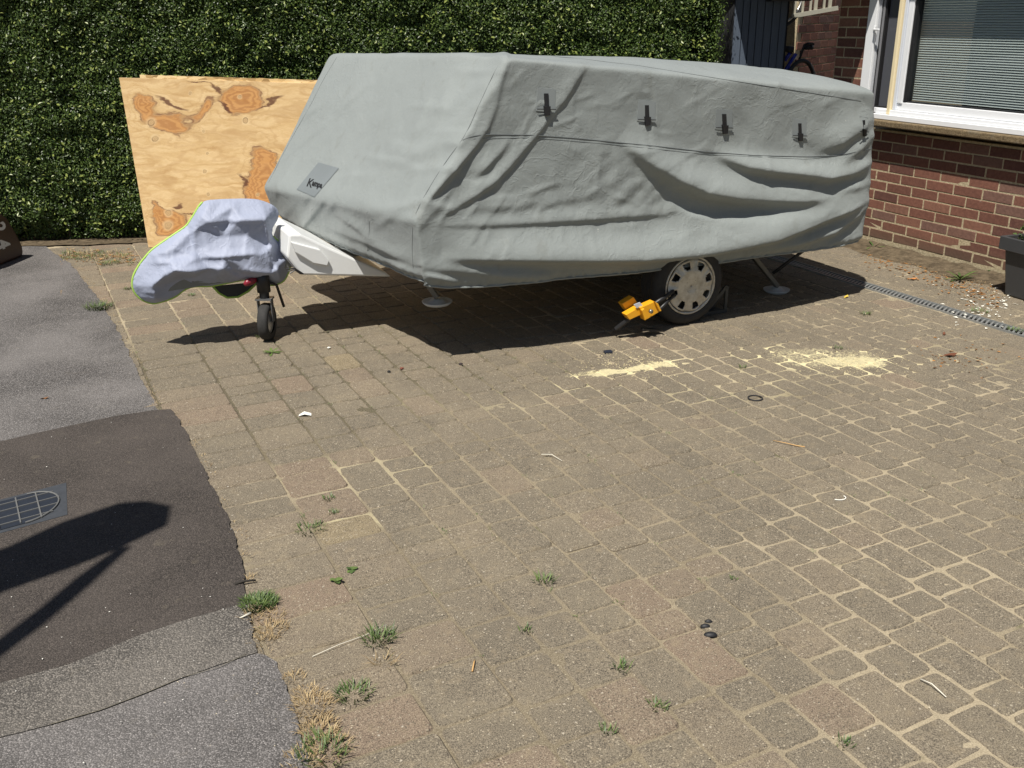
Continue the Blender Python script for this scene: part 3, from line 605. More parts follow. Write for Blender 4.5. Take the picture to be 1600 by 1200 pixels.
def mat_osb():
    m = NT('chipboard', .7, .3); o = m.obj(); v = m.n('ShaderNodeTexVoronoi'); m.l(m.scale(o, (18, 30, 60)), v.inputs['Vector']); v.inputs['Scale'].default_value = 1
    m.color(m.ramp(m.sep(v.outputs['Color'])[0], [(0, (.22, .13, .05)), (.5, (.55, .38, .17)), (1, (.70, .54, .30))])); return m.m
osb = MB(); tl2 = plx(205, 118); n0 = (BL[0]+pn_[0]*.03, BL[1]+pn_[1]*.03)
V = []; top = []
for i in range(60):
    x = tl2[0]+.05+i*(2.44/59); top.append((x, tl2[1]+.004+(z0r-z0l)/LX*x+.004*mnoise.noise(Vector((i*.9, 0, 0)))*(2 if i % 7 == 0 else 1)))
mb = MB(); poly = [(p[0], p[1]) for p in top]; poly = [(top[0][0]+.05, .0), (top[-1][0], 0.)]+poly[::-1]
Mx = Matrix(((1, 0, 0, 0), (0, lean/1.3, 1, 0), (0, 1, 0, 0), (0, 0, 0, 1)))
mb.prism(poly, .038, .053, Mx); o = mb.build('chipboard_sheet', mat_osb(), None, label='flaky chipboard sheet standing directly behind the plywood, only its top edge showing', cat='chipboard')
o.location = (float(BL[0]), float(BL[1]), 0); o.rotation_euler = (0, 0, PD)

# ---------------------------------------------------------------- trailer (folding camper) under its cover
TA = math.radians(25); TU = np.array([math.cos(TA), math.sin(TA), 0]); TV = np.array([-math.sin(TA), math.cos(TA), 0]); TP = g(1075, 508)
def tw(u, v, z): return TP+TU*u+TV*v+np.array([0, 0, z])
def side(px, py, off=-.05): return onplane(px, py, TP+off*TV, TV)
NFh, NFc, NFt = tw(-1.708, -.05, .46), tw(-1.717, -.05, .79), tw(-1.178, -.05, 1.562)
NRh, NRc, NRt = tw(1.285, -.05, .385), tw(1.30, -.05, .72), tw(1.235, -.05, 1.30)
FA = math.radians(127.5); fd = np.array([math.cos(FA), math.sin(FA), 0]); fn = np.array([-fd[1], fd[0], 0])   # front face direction and outward normal (towards nose)
FFc = onplane(412, 292, NFc, fn); FFc2 = FFc.copy(); FFh = FFc.copy(); FFh[2] = onplane(413, 318, NFc, fn)[2]
FFt = onplane(513, 84, NFt+fn*0, fn)
wid = 1.85
FRh, FRc, FRt = NRh+TV*wid, NRc+TV*wid, NRt+TV*wid
FRh = FRh.copy()
def build_cover():
    na, nr, nf, nfr = 460, 70, 120, 240; nb, nroof = 150, 40
    def seg(A, B, n): t = np.arange(n)/n; return A[None]*(1-t[:, None])+B[None]*t[:, None]
    def ring(NF, NR, FR, FF): return np.concatenate([seg(NF, NR, na), seg(NR, FR, nr), seg(FR, FF, nf), seg(FF, NF, nfr)])
    hem, cre, top = ring(NFh, NRh, FRh, FFh), ring(NFc, NRc, FRc, FFc), ring(NFt, NRt, FRt, FFt)
    # hem height along near side and nose, from measurements
    ua = np.linspace(0, 1, na, endpoint=False)
    hp = [(655, 447), (700, 452), (760, 449), (850, 441), (1000, 430), (1130, 415), (1250, 396), (1310, 386), (1345, 378)]
    hz_ = [side(*q)[2] for q in hp]; hu = [((side(*q)-NFh)@TU)/((NRh-NFh)@TU) for q in hp]
    hem[:na, 2] = np.interp(ua, hu, hz_)
    hp = [(413, 318), (425, 337), (440, 351), (500, 381), (560, 406), (620, 434), (655, 447)]
    L_ = np.linalg.norm((NFc-FFc)[:2]); hz_ = [onplane(*q, NFc, fn)[2] for q in hp]; hu = [np.dot((onplane(*q, NFc, fn)-FFc), (NFc-FFc))/L_**2 for q in hp]
    uf = np.linspace(0, 1, nfr, endpoint=False); hem[-nfr:, 2] = np.interp(uf, hu, hz_)
    hem[-nfr:, :2] += fn[:2]*(-.03)
    cen = top.mean(0); ridge = top.copy()
    mid = (NFt+FFt)/2; mid2 = (NRt+FRt)/2; ax = (mid2-mid); Lx = np.linalg.norm(ax); tt = np.clip(((top-mid)@ax)/Lx**2, .16, .84); rid = mid+ax*tt[:, None]
    crown = sm(.10, .62, ((top-mid)@ax)/Lx**2)
    rows_ = []
    nlow = 55
    for j in range(nlow): t = j/nlow; rows_.append(hem*(1-t)+cre*t)
    for j in range(nb-nlow): t = j/(nb-nlow); rows_.append(cre*(1-t)+top*t)
    for j in range(nroof+1):
        t = j/nroof; r_ = top*(1-t)+rid*t; r_ = r_.copy(); r_[:, 2] += (.012+.075*crown)*np.sin(min(1, t*1.6)*math.pi/2); rows_.append(r_)
    G = np.stack(rows_)       # rows x cols x 3
    for it in range(26):
        if it < 60: G = .5*G+.25*(np.roll(G, 1, 1)+np.roll(G, -1, 1))
    for it in range(9): G[1:-1] = .5*G[1:-1]+.25*(G[:-2]+G[2:])
    def normals(G):
        du = np.roll(G, -1, 1)-np.roll(G, 1, 1); dv = np.gradient(G, axis=0); n = np.cross(du, dv); return n/(np.linalg.norm(n, axis=2, keepdims=True)+1e-9)
    N = normals(G)
    if (N[60, na//2]@TV) > 0: N = -N
    base = G.reshape(-1, 3); PX, PY = proj(base); PX = PX.reshape(G.shape[:2]); PY = PY.reshape(G.shape[:2])
    vis = ((N*(np.array([0, 0, H])-G)).sum(2) > -.02)
    # only near side and front columns are surveyed
    colmask = np.zeros(G.shape[1]); colmask[:na+20] = 1; colmask[-nfr-20:] = 1
    off = np.zeros(G.shape[:2])
    def fold(pts, amps, wa, wb_, dirsign=1):
        P = np.array(pts, float); A = np.array(amps, float) if hasattr(amps, '__len__') else np.full(len(P), amps); best = np.full(PX.shape, 1e9); sg = np.zeros(PX.shape); am = np.zeros(PX.shape)
        for i in range(len(P)-1):
            a, b = P[i], P[i+1]; d = b-a; L2 = d@d; t = np.clip(((PX-a[0])*d[0]+(PY-a[1])*d[1])/L2, 0, 1)
            qx, qy = a[0]+t*d[0], a[1]+t*d[1]; ds = np.hypot(PX-qx, PY-qy); s_ = np.sign(d[0]*(PY-a[1])-d[1]*(PX-a[0])); k = ds < best
            best = np.where(k, ds, best); sg = np.where(k, s_, sg); am = np.where(k, A[i]+t*(A[i+1]-A[i]), am)
        wv = np.where(sg*dirsign > 0, wb_, wa); return am*np.exp(-(best/wv)**2)
    # (polylines run left->right; 'below' = steep side)
    off += fold([(965, 218), (985, 232), (1000, 244), (1025, 262), (1060, 283), (1100, 300), (1150, 308), (1200, 311), (1250, 311), (1302, 304)], [.0, .018, .035, .06, .08, .088, .082, .07, .05, .0], 30, 9)
    off += fold([(1115, 238), (1140, 250), (1165, 260), (1200, 266), (1240, 270), (1290, 276), (1325, 270), (1360, 262)], [.0, .03, .055, .065, .065, .065, .040, .0], 18, 7)
    off += fold([(690, 402), (740, 402), (800, 402), (900, 403), (1000, 402), (1080, 396), (1140, 385), (1200, 371), (1260, 349), (1320, 327), (1360, 308)], [.0, .045, .075, .095, .105, .11, .11, .105, .09, .055, .0], 34, 8)
    off += fold([(1040, 318), (1075, 338), (1120, 346), (1200, 348), (1270, 336)], [.0, .03, .03, .03, 0], 10, 34)
    off += fold([(1180, 398), (1220, 388), (1260, 376), (1300, 362), (1340, 335)], [.0, .04, .05, .05, .02], 14, 6)
    off += fold([(1250, 398), (1300, 388), (1345, 372)], [.0, .018, .012], 8, 6)
    off += fold([(665, 418), (740, 424), (800, 431), (850, 436)], [.01, .02, .022, .012], 16, 7)
    off += fold([(670, 432), (700, 438), (722, 446)], [.012, .014, .0], 5, 4)
    # hollow under the big lower bulge
    off -= fold([(830, 425), (900, 425), (1000, 420), (1100, 408), (1180, 394), (1240, 380)], [.0, .03, .045, .045, .035, .0], 10, 26)
    # diagonal drag folds at the front corner (run right->left downwards: steep side on the right)
    off += fold([(920, 98), (903, 122), (882, 156), (860, 182), (842, 206), (820, 232), (795, 262), (765, 290), (715, 322), (690, 338)], [.0, .010, .013, .012, .012, .015, .018, .018, .012, .0], 13, 4.5, -1)
    off += fold([(792, 96), (782, 130), (775, 165), (762, 200), (745, 226), (722, 252), (700, 276), (680, 300), (662, 322)], [.008, .008, .008, .010, .015, .021, .023, .018, .0], 11, 4.5, -1)
    off += fold([(800, 214), (780, 240), (755, 262), (735, 280)], [0, .012, .012, 0], 10, 6, -1)
    off -= fold([(886, 140), (868, 172), (852, 198)], [0, .006, 0], 12, 12)
    off += fold([(672, 352), (765, 350), (860, 345), (940, 340), (1040, 333)], [0, .014, .018, .020, .01], 14, 5)
    off += fold([(700, 330), (800, 322), (880, 312), (960, 300)], [0, .006, .008, 0], 14, 7)
    # front face: long soft pulls towards the near top corner
    off += fold([(785, 98), (755, 132), (722, 158), (690, 180), (650, 205)], [.012, .012, .012, .008, 0], 12, 9, -1)
    off += fold([(765, 140), (745, 165), (700, 205), (665, 240), (620, 262)], [.008, .012, .012, .008, 0], 12, 8, -1)
    off += fold([(735, 212), (700, 222), (650, 240), (560, 262)], [.006, .010, .008, 0], 12, 9)
    off += fold([(662, 312), (640, 322), (600, 330), (560, 322)], [.008, .010, .007, 0], 9, 6, -1)
    off += fold([(520, 330), (560, 356), (578, 372)], [.0, .014, .004], 9, 5)
    off += fold([(500, 350), (560, 372), (620, 400), (650, 412)], [.0, .012, .014, 0], 12, 6)
    off += fold([(595, 405), (625, 418), (650, 430)], [0, .012, .0], 7, 5)
    off += fold([(425, 290), (500, 300), (580, 318), (645, 338)], [.008, .010, .010, .006], 18, 18)
    # rear corner: pulls round the corner
    off += fold([(1365, 175), (1340, 200), (1310, 222), (1270, 236)], [.0, .035, .04, 0], 22, 10, -1)
    off += fold([(1366, 205), (1340, 232), (1300, 262)], [.002, .03, .0], 12, 8, -1)
    off += fold([(1364, 250), (1350, 258), (1320, 272)], [.002, .014, 0], 7, 6, -1)
    off += fold([(1362, 285), (1335, 292), (1300, 300)], [.002, .014, 0], 7, 6, -1)
    off -= fold([(1215, 170), (1240, 205), (1262, 232)], [0, .010, 0], 25, 25)
    for (x, y) in STR: off += fold([(x, y), (x+12, y+14), (x+26, y+24)], [.004, .004, 0], 7, 4)
    # tension pulls, many small ones
    rs = random.Random(5)
    for k in range(120):
        x0_, y0_ = rs.uniform(690, 1345), rs.uniform(105, 425)
        if x0_ < 860: a_ = rs.uniform(1.9, 2.4)
        elif x0_ > 1240: a_ = rs.uniform(2.3, 3.0)
        else: a_ = rs.choice([rs.uniform(-.1, .5), rs.uniform(2.5, 3.1), rs.uniform(1.3, 1.8)])
        L_ = rs.uniform(30, 95); q = [(x0_+math.cos(a_)*L_*t+rs.uniform(-3, 3), y0_+math.sin(a_)*L_*t+rs.uniform(-2, 2)) for t in (0, .35, .7, 1)]
        off += fold(q, [0, rs.uniform(.0015, .0045), rs.uniform(.0015, .0045), 0], rs.uniform(4, 10), rs.uniform(2.2, 4.5), rs.choice([1, -1]))
    for k in range(40):
        x0_, y0_ = rs.uniform(460, 760), rs.uniform(100, 330); a_ = rs.uniform(2.0, 2.5) if rs.random() < .65 else rs.uniform(-.1, .3); L_ = rs.uniform(50, 120); q = [(x0_+math.cos(a_)*L_*t+rs.uniform(-3, 3), y0_+math.sin(a_)*L_*t) for t in (0, .35, .7, 1)]
        off += fold(q, [0, rs.uniform(.003, .008), rs.uniform(.003, .008), 0], rs.uniform(6, 12), rs.uniform(3, 6), -1)
    off[:] *= colmask[None, :]
    # generic slack: low wobble + crumple everywhere
    q = base; r_ = np.random.default_rng(11); nz_ = np.zeros(len(q))
    for fq, am, cnt in ((1.6, .006, 5), (4, .0032, 8), (9, .0016, 12), (20, .0007, 16)):
        for k in range(cnt):
            d = r_.normal(0, 1, 3); d /= np.linalg.norm(d); ph = r_.uniform(0, 6.28); f_ = fq*r_.uniform(.7, 1.4); w_ = 1.2*np.sin(q@d[[1, 2, 0]]*f_*.7+ph*2)
            nz_ += am/math.sqrt(cnt)*1.4*np.sin(q@d*f_*2+ph+w_)
    wr = sm(1150, 900, PX)*0+1
    off += nz_.reshape(off.shape)
    # crumpled zone around the middle of the side
    wz = np.exp(-((PX-985)/75)**2-((PY-290)/42)**2)+.35*np.exp(-((PX-900)/120)**2-((PY-330)/30)**2); cz = np.zeros(len(q))
    for k in range(26):
        d = r_.normal(0, 1, 3); d /= np.linalg.norm(d); cz += np.abs(np.sin(q@d*r_.uniform(14, 42)+r_.uniform(0, 6)+1.3*np.sin(q@d[[2, 0, 1]]*17)))
    off += wz*(cz.reshape(off.shape)/26-.62)*.05
    # slight gather at elastic hem
    j = np.arange(G.shape[0])[:, None]; gat = np.exp(-(j/5.)**2)*np.sin(np.arange(G.shape[1])[None, :]*.55+2*np.sin(np.arange(G.shape[1])[None, :]*.13))*.004
    off += gat; off -= np.exp(-(j/4.)**2)*.02
    for _ in range(1): off[1:-1] = .5*off[1:-1]+.25*(off[:-2]+off[2:]); off = .5*off+.25*(np.roll(off, 1, 1)+np.roll(off, -1, 1))
    G2 = G+N*off[:, :, None]
    nr_, nc = G2.shape[:2]; idx = np.arange(nr_*nc).reshape(nr_, nc); a = idx[:-1]; b = np.roll(idx, -1, 1)[:-1]; c = np.roll(idx, -1, 1)[1:]; d = idx[1:]
    Q = np.stack([a, b, c, d], 2).reshape(-1, 4)
    N2 = normals(G2); 
    if (N2[60, na//2]@TV) > 0: N2 = -N2; Q = Q[:, ::-1]
    # keep for placing fittings; drop the 6 mm inner shell
    return G2, N2, Q, vis*(colmask[None, :] > 0)
STR = [(853, 163), (1010, 180), (1131, 193), (1249, 206), (1349, 200)]
CG, CN, CQ, CVIS = build_cover()
cP = CG.reshape(-1, 3); cN = CN.reshape(-1, 3); cx, cy = proj(cP); front_ = ((cN*(np.array([0, 0, H])-cP)).sum(1) > 0)
def on_cover(px, py, lift=.0):
    d = (cx-px)**2+(cy-py)**2+np.where(front_, 0, 1e9); k = np.argsort(d)[:4]
    # nearest surface in depth among candidates
    w_ = 1/(d[k]+.05); w_ /= w_.sum(); P = (cP[k]*w_[:, None]).sum(0); N = (cN[k]*w_[:, None]).sum(0); N /= np.linalg.norm(N)
    # slide exactly onto the pixel ray in the tangent plane
    P = onplane(px, py, P, N) if abs(ray(px, py)@N)/np.linalg.norm(ray(px, py)) > .15 else P
    return P+N*lift, N
def mat_cover():
    m = NT('cover_cloth', .72, .32); p = m.pos()
    n1 = m.noise(p, 1.4, 4, .6); n2 = m.noise(p, 7, 5, .7); c = m.mix(n1, (.225, .247, .240), (.27, .294, .285)); c = m.mix(m.mapr(n2, .55, .8, 0, .25), c, (.30, .315, .30))
    wv = m.noise(m.scale(p, (1, 1, 1)), 420, 2, .6); c = m.mix(m.mapr(wv, .3, .7, 0, .35), c, (.15, .165, .16)); st_ = m.noise(m.scale(p, (1, 1, .35)), 9, 5, .7); c = m.mix(m.mapr(st_, .56, .72, 0, .28), c, (.165, .17, .15)); c = m.mix(m.mapr(m.noise(p, 37, 2, .5), .79, .82, 0, .6), c, (.5, .5, .47))
    m.color(c)
    dd = m.n('ShaderNodeVectorMath', operation='SCALE'); m.l(m.noise(p, 3.2, 4, .6, out='Color'), dd.inputs[0]); dd.inputs[3].default_value = .35
    ad = m.n('ShaderNodeVectorMath', operation='ADD'); m.l(p, ad.inputs[0]); m.l(dd.outputs[0], ad.inputs[1])
    def crease(v, sc, w_): return m.math('POWER', m.mapr(m.math('ABSOLUTE', m.math('SUBTRACT', m.noise(v, sc, 2, .5), .5)), w_, 0), 1.5)
    amt = m.mapr(m.noise(p, 1.9, 2), .45, .62); amt2 = m.mapr(m.noise(m.scale(p, (1, 1, 1), loc=(3, 1, 7)), 2.3, 2), .45, .65)
    k1 = m.math('MULTIPLY', crease(m.scale(ad.outputs[0], (1, 1, 2.0), (0, .5, .4)), 5.5, .035), amt); k2 = m.math('MULTIPLY', crease(m.scale(ad.outputs[0], (2.2, 1, .8), (.3, 0, 1.1)), 8, .05), amt2)
    h = m.math('ADD', m.math('MULTIPLY', m.math('ADD', k1, k2), .085), m.math('MULTIPLY', m.noise(ad.outputs[0], 9, 8, .58), .75)); h = m.math('ADD', h, m.math('MULTIPLY', wv, .12))
    m.bump(h, .75, .012); m.b.inputs['Sheen Weight'].default_value = .15; return m.m
M['cover'] = mat_cover()
cover = empty('trailer_cover', tuple(tw(0, .9, .4)), label='grey cloth cover draped over the folding trailer, strapped along its side', cat='trailer cover')
c0 = np.array(cover.location)
me = npmesh('cloth', cP-c0, CQ); cl = link('cloth', me, M['cover'], cover)
M['seam'] = plain('seam_thread', (.10, .11, .11), .8); M['strap'] = plain('black_webbing', (.010, .010, .011), .6); M['patchc'] = plain('cover_patch', (.20, .22, .22), .7, var=.05)
def surf_line(px, step=5, lift=.0005):
    out = []
    for a, b in zip(px[:-1], px[1:]):
        n_ = max(1, int(math.dist(a, b)/step))
        for k in range(n_): out.append(tuple(on_cover(a[0]+(b[0]-a[0])*k/n_, a[1]+(b[1]-a[1])*k/n_, lift)[0]-c0))
    out.append(tuple(on_cover(*px[-1], lift)[0]-c0)); return out
def smooth_pts(P, it=3):
    P = np.array(P)
    for _ in range(it): P[1:-1] = .5*P[1:-1]+.25*(P[:-2]+P[2:])
    return [tuple(p) for p in P]
for nm, L, r_ in [('side_seam', [(723, 219), (735, 213), (760, 210), (830, 211), (900, 216), (960, 222), (1030, 229), (1100, 237), (1180, 243), (1260, 245), (1310, 243), (1362, 232)], .0024),
                  ('side_seam', [(740, 217), (830, 215), (960, 226), (1100, 241), (1260, 249), (1340, 240)], .0010),
                  ('roof_seam', [(830, 86), (900, 91), (1000, 103), (1130, 124), (1240, 141), (1310, 152), (1345, 158)], .0016),
                  ('corner_seam', [(788, 90), (775, 108), (762, 135), (748, 165), (735, 195), (722, 219), (700, 248), (682, 275), (664, 305), (650, 332), (645, 350), (644, 395), (647, 436)], .0012),
                  ('corner_seam', [(526, 90), (505, 125), (485, 165), (462, 205), (440, 245), (420, 285)], .0010), ('front_seam', [(577, 345), (577, 365), (575, 385), (573, 402)], .0010)]:
    mb = MB(); mb.tube(smooth_pts(surf_line(L)), r_, 5); mb.build(nm, M['seam'], cover)
hemring = cP.reshape(CG.shape)[0]; mb = MB(); hr = hemring-c0; mb.tube([tuple(hr[i]) for i in range(0, len(hr), 5)], .006, 6, True); mb.build('hem', M['cover'], cover, True)
for i, (x, y) in enumerate(STR):
    s_ = [1, .93, .88, .8, .7][i]; wpx = [1, .95, .9, .75, .45][i]
    def quad(pts, lift, thick, nm, mat, lab=None, par=cover):
        n_ = 4; top_ = []; 
        for (a, b) in pts: P, N = on_cover(a, b, lift); top_.append((P, N))
        mb = MB(); mb.add([tuple(P-c0) for P, N in top_]+[tuple(P-N*thick-c0) for P, N in top_], [(0, 1, 2, 3), (7, 6, 5, 4)]+[(k, k+4, (k+1) % 4+4, (k+1) % 4) for k in range(4)]); return mb.build(nm, mat, par)
    quad([(x-13*wpx, y-26*s_), (x+15*wpx, y-23*s_), (x+14*wpx, y+13*s_), (x-16*wpx, y+10*s_)], .0018, .004, 'strap_patch', M['patchc'])
    quad([(x-3.6*wpx, y-17*s_), (x+3*wpx, y-17*s_), (x+4.2*wpx, y+8*s_), (x-2.8*wpx, y+8*s_)], .007, .008, 'strap', M['strap'])
    quad([(x-4.5*wpx, y+2*s_), (x+5.5*wpx, y+3*s_), (x+5*wpx, y+17*s_), (x-2.6*wpx, y+18*s_)], .014, .012, 'buckle', M['strap'])
    mb = MB(); mb.bar(tuple(on_cover(x-15*wpx, y+7*s_, .010)[0]-c0), tuple(on_cover(x+14*wpx, y+8*s_, .010)[0]-c0), .004, .004); mb.build('strap_bar', M['gasket'], cover)
# makers patch with lettering
pq = [(498, 254), (530, 263), (492, 308), (464, 296)]
def bil(s_, t_, q): q = np.array(q, float); return (q[0]*(1-s_)+q[1]*s_)*(1-t_)+(q[3]*(1-s_)+q[2]*s_)*t_
V = []; F = []
for j in range(7):
    for i in range(7): a = bil(i/6, j/6, pq); V.append(tuple(on_cover(a[0], a[1], .003)[0]-c0))
for j in range(6):
    for i in range(6): F.append((j*7+i, j*7+i+1, j*7+i+8, j*7+i+7))
mp = link('makers_patch', mesh('makers_patch', V, F, True), plain('patch_cloth', (.175, .195, .20), .6, var=.04), cover)
def textmesh(body, size=1., shear=0, bold=.0):
    cu = bpy.data.curves.new('t', 'FONT'); cu.body = body; cu.size = size; cu.shear = shear; cu.offset = bold; cu.resolution_u = 3; o = bpy.data.objects.new('t', cu); COL.objects.link(o)
    dg = bpy.context.evaluated_depsgraph_get(); dg.update(); me = bpy.data.meshes.new_from_object(o.evaluated_get(dg)); bpy.data.objects.remove(o); bpy.data.curves.remove(cu); return me
tm = textmesh('ampa', 1, .35, .035); tk = textmesh('K', 2.0, .35, .03)
V = []; F = []
def addtext(me_, fx):
    n_ = len(V)
    for v in me_.vertices: a = fx(v.co.x, v.co.y); V.append(tuple(on_cover(a[0], a[1], .0045)[0]-c0))
    for p in me_.polygons: F.append(tuple(i+n_ for i in p.vertices))
tx = np.array([23., 7.]); tx /= np.linalg.norm(tx); ty = np.array([-.42, .9])*-1
addtext(tk, lambda x, y: np.array([479.0, 291.])+tx*x*6.6+np.array([.15, -1.])*y*9.6)
addtext(tm, lambda x, y: np.array([487.6, 289.8])+tx*x*7.6+np.array([.15, -1.])*y*13.0)
link('lettering', mesh('lettering', V, F), M['strap'], cover)

# trailer itself
M['white'] = plain('white_panel', (.72, .73, .72), .4, var=.03); M['chassis'] = plain('galvanised_chassis', (.20, .21, .21), .5, .5); M['black'] = plain('black_steel', (.015, .015, .016), .45)
tr = empty('folding_trailer', tuple(tw(0, .9, 0)), TA, label='folding camping trailer hidden under the grey cover, wheel and legs showing', cat='trailer')
t0 = tw(0, .9, 0)
def loc(P): d = np.asarray(P)-t0; return np.array([d@TU, d@TV, d[2]])
def L(u, v, z): return (u, v-.9, z)
mb = MB(); zf, zr = .50, .42
prof = [(-1.55, .0), (1.12, 0), (1.12, 1.62), (-1.9, 1.62)]
mb = MB(); mb.add([L(-1.62, .06, .50), L(1.14, .06, .42), L(1.14, 1.72, .42), L(-2.05, 1.72, .62), L(-1.0, .14, 1.42), L(1.08, .14, 1.18), L(1.08, 1.65, 1.18), L(-1.4, 1.65, 1.42)], [(3, 2, 1, 0), (4, 5, 6, 7), (0, 1, 5, 4), (1, 2, 6, 5), (2, 3, 7, 6), (3, 0, 4, 7)])
mb.build('body', M['white'], tr, bevel=.02)
mb = MB(); mb.bar(L(-1.55, .12, .455), L(.2, .12, .41), .03, .05); mb.build('side_trim', plain('cream_trim', (.45, .44, .40), .5), tr)
for v in (.35, 1.35):
    mb = MB(); mb.bar(L(-1.6, v, .44), L(1.25, v, .37), .05, .09); mb.build('chassis_rail', M['chassis'], tr)
mb = MB(); mb.tube([L(0, .12, .26), L(0, 1.6, .26)], .03, 12); mb.build('axle', M['black'], tr, True)
mb = MB(); mb.bar(L(1.3, .45, .35), L(1.3, .62, .35), .06, .04); mb.build('tail_lug', M['black'], tr)
# wheels
def mat_tyre():
    m = NT('tyre_rubber', .8, .3); n_ = m.noise(m.obj(), 40, 4); m.color(m.mix(n_, (.022, .022, .022), (.045, .043, .04))); m.bump(n_, .3, .002); return m.m
M['tyre'] = mat_tyre()
def hub_mat():
    m = NT('wheel_trim_silver', .35, .5); m.b.inputs['Metallic'].default_value = .35; n_ = m.noise(m.obj(), 22, 5, .7); m.color(m.mix(m.mapr(n_, .3, .75), (.58, .56, .50), (.36, .33, .27))); return m.m
M['hub'] = hub_mat()
def wheel(vpos, flip):
    wz = .245; W = empty('wheel', L(0, vpos, wz)); W.parent = tr
    R_ = Matrix(((1, 0, 0, 0), (0, 0, -flip, 0), (0, flip, 0, 0), (0, 0, 0, 1)))   # local z -> outward (-v)
    R_ = Matrix(((1, 0, 0, 0), (0, 0, -1, 0), (0, 1, 0, 0), (0, 0, 0, 1))) if flip > 0 else Matrix(((1, 0, 0, 0), (0, 0, 1, 0), (0, 1, 0, 0), (0, 0, 0, 1)))
    mb = MB(); prof = [(.172, -.005), (.180, .004), (.192, .006), (.206, .004), (.222, -.002), (.234, -.012), (.243, -.024), (.245, -.04)]
    for k in range(5): zc = -.05-k*.022; prof += [(.245, zc), (.239, zc-.004), (.239, zc-.008), (.245, zc-.012)]
    prof += [(.243, -.16), (.23, -.175), (.19, -.18), (.17, -.17)]; mb.lathe(prof, 56, R_); mb.build('tyre', M['tyre'], W, True)
    mb = MB(); mb.lathe([(.176, -.005), (.1755, .004), (.168, .007), (.163, .000), (.158, -.012), (.157, -.05), (.05, -.06), (0.001, -.06)], 56, R_); mb.build('rim', M['hub'], W, True)
    # wheel trim: domed disc with eight cut-outs, four bolts
    V = []; F = []; nr_ = 14; na_ = 96
    for i in range(nr_+1):
        r = .003+(.157-.003)*i/nr_
        for k in range(na_):
            a = 2*math.pi*k/na_; z = .010-.016*(r/.157)**2
            lobes = .5+.5*math.cos(8*(a+.147)); z = .004+.006*float(sm(.02, .05, r))-.006*float(sm(.125, .157, r)); z -= .011*lobes*float(sm(.082, .125, r))
            V.append(R_@Vector((r*math.cos(a), r*math.sin(a), z)))
    for i in range(nr_):
        for k in range(na_):
            a = 2*math.pi*(k+.5)/na_; r = .003+(.157-.003)*(i+.5)/nr_; ph = ((a*8/(2*math.pi)+.15) % 1)-.5
            if .104 < r < .142 and abs(ph) < .20+.02*(r-.12)/.02: continue
            F.append((i*na_+k, i*na_+(k+1) % na_, (i+1)*na_+(k+1) % na_, (i+1)*na_+k))
    o = link('wheel_trim', mesh('wheel_trim', V, F, True), M['hub'], W); md = o.modifiers.new('s', 'SOLIDIFY'); md.thickness = .006; md.offset = -1
    mb = MB(); mb.lathe([(.16, -.022), (0.001, -.022)], 40, R_); mb.build('cutout_shade_plate', M['black'], W)  # black disc added as the shade seen through the trim cut-outs
    for k in range(4):
        a = math.pi/4+k*math.pi/2+.12; c = R_@Vector((.052*math.cos(a), .052*math.sin(a), 0)); T_ = Matrix.Translation(c)@R_
        mb = MB(); mb.lathe([(.0135, .004), (.0135, .0145), (.0095, .0145), (.009, .011)], 14, T_); mb.build('bolt_ring', plain('trim_ring', (.12, .12, .11), .5), W, True) if k == 0 else mb.build('bolt_ring', bpy.data.materials['trim_ring'], W, True)
        mb = MB(); mb.lathe([(.008, .006), (.008, .0135), (.0005, .0135)], 6, T_); mb.build('bolt', M['steel'], W)
    return W
wheel(0, 1); wheel(1.75, -1)
# corner steadies
def steady(P, top_a, brace, raised=0, nm='corner_steady'):
    s_ = empty(nm, (0, 0, 0)); s_.parent = tr; P = np.array(P)
    mb = MB(); a, b = Vector(top_a), Vector(P)+Vector((0, 0, .04)); mb.bar(a, b, .045, .028); mb.build('leg', plain('dull_zinc', (.16, .155, .14), .5, .4) if 'dull_zinc' not in bpy.data.materials else bpy.data.materials['dull_zinc'], s_, bevel=.003)
    if brace: mb = MB(); mb.tube([tuple(q) for q in brace], .011, 8); mb.build('brace', M['black'], s_, True)
    mb = MB(); T_ = Matrix.Translation(Vector(P)); mb.lathe([(.070, .0), (.084, .012), (.088, .02), (.082, .02), (.055, .012), (.035, .03), (0.001, .034)], 28, T_); mb.build('foot', plain('pale_foot', (.50, .52, .52), .45) if 'pale_foot' not in bpy.data.materials else bpy.data.materials['pale_foot'], s_, True)
rf = loc(g(1213, 456)); steady((rf[0], rf[1], 0), (rf[0]-.30, rf[1]+.02, .36), [(rf[0]+.18, rf[1]-.10, .40), (rf[0]+.20, rf[1]-.10, .34), (rf[0]+.12, rf[1]-.08, .28), (rf[0]-.07, rf[1]-.03, .14)])
ff = loc(onplane(683, 470, TP+TV*.45, TV)); steady((ff[0], ff[1], ff[2]-.02), (ff[0]-.12, ff[1]+.05, .45), None)
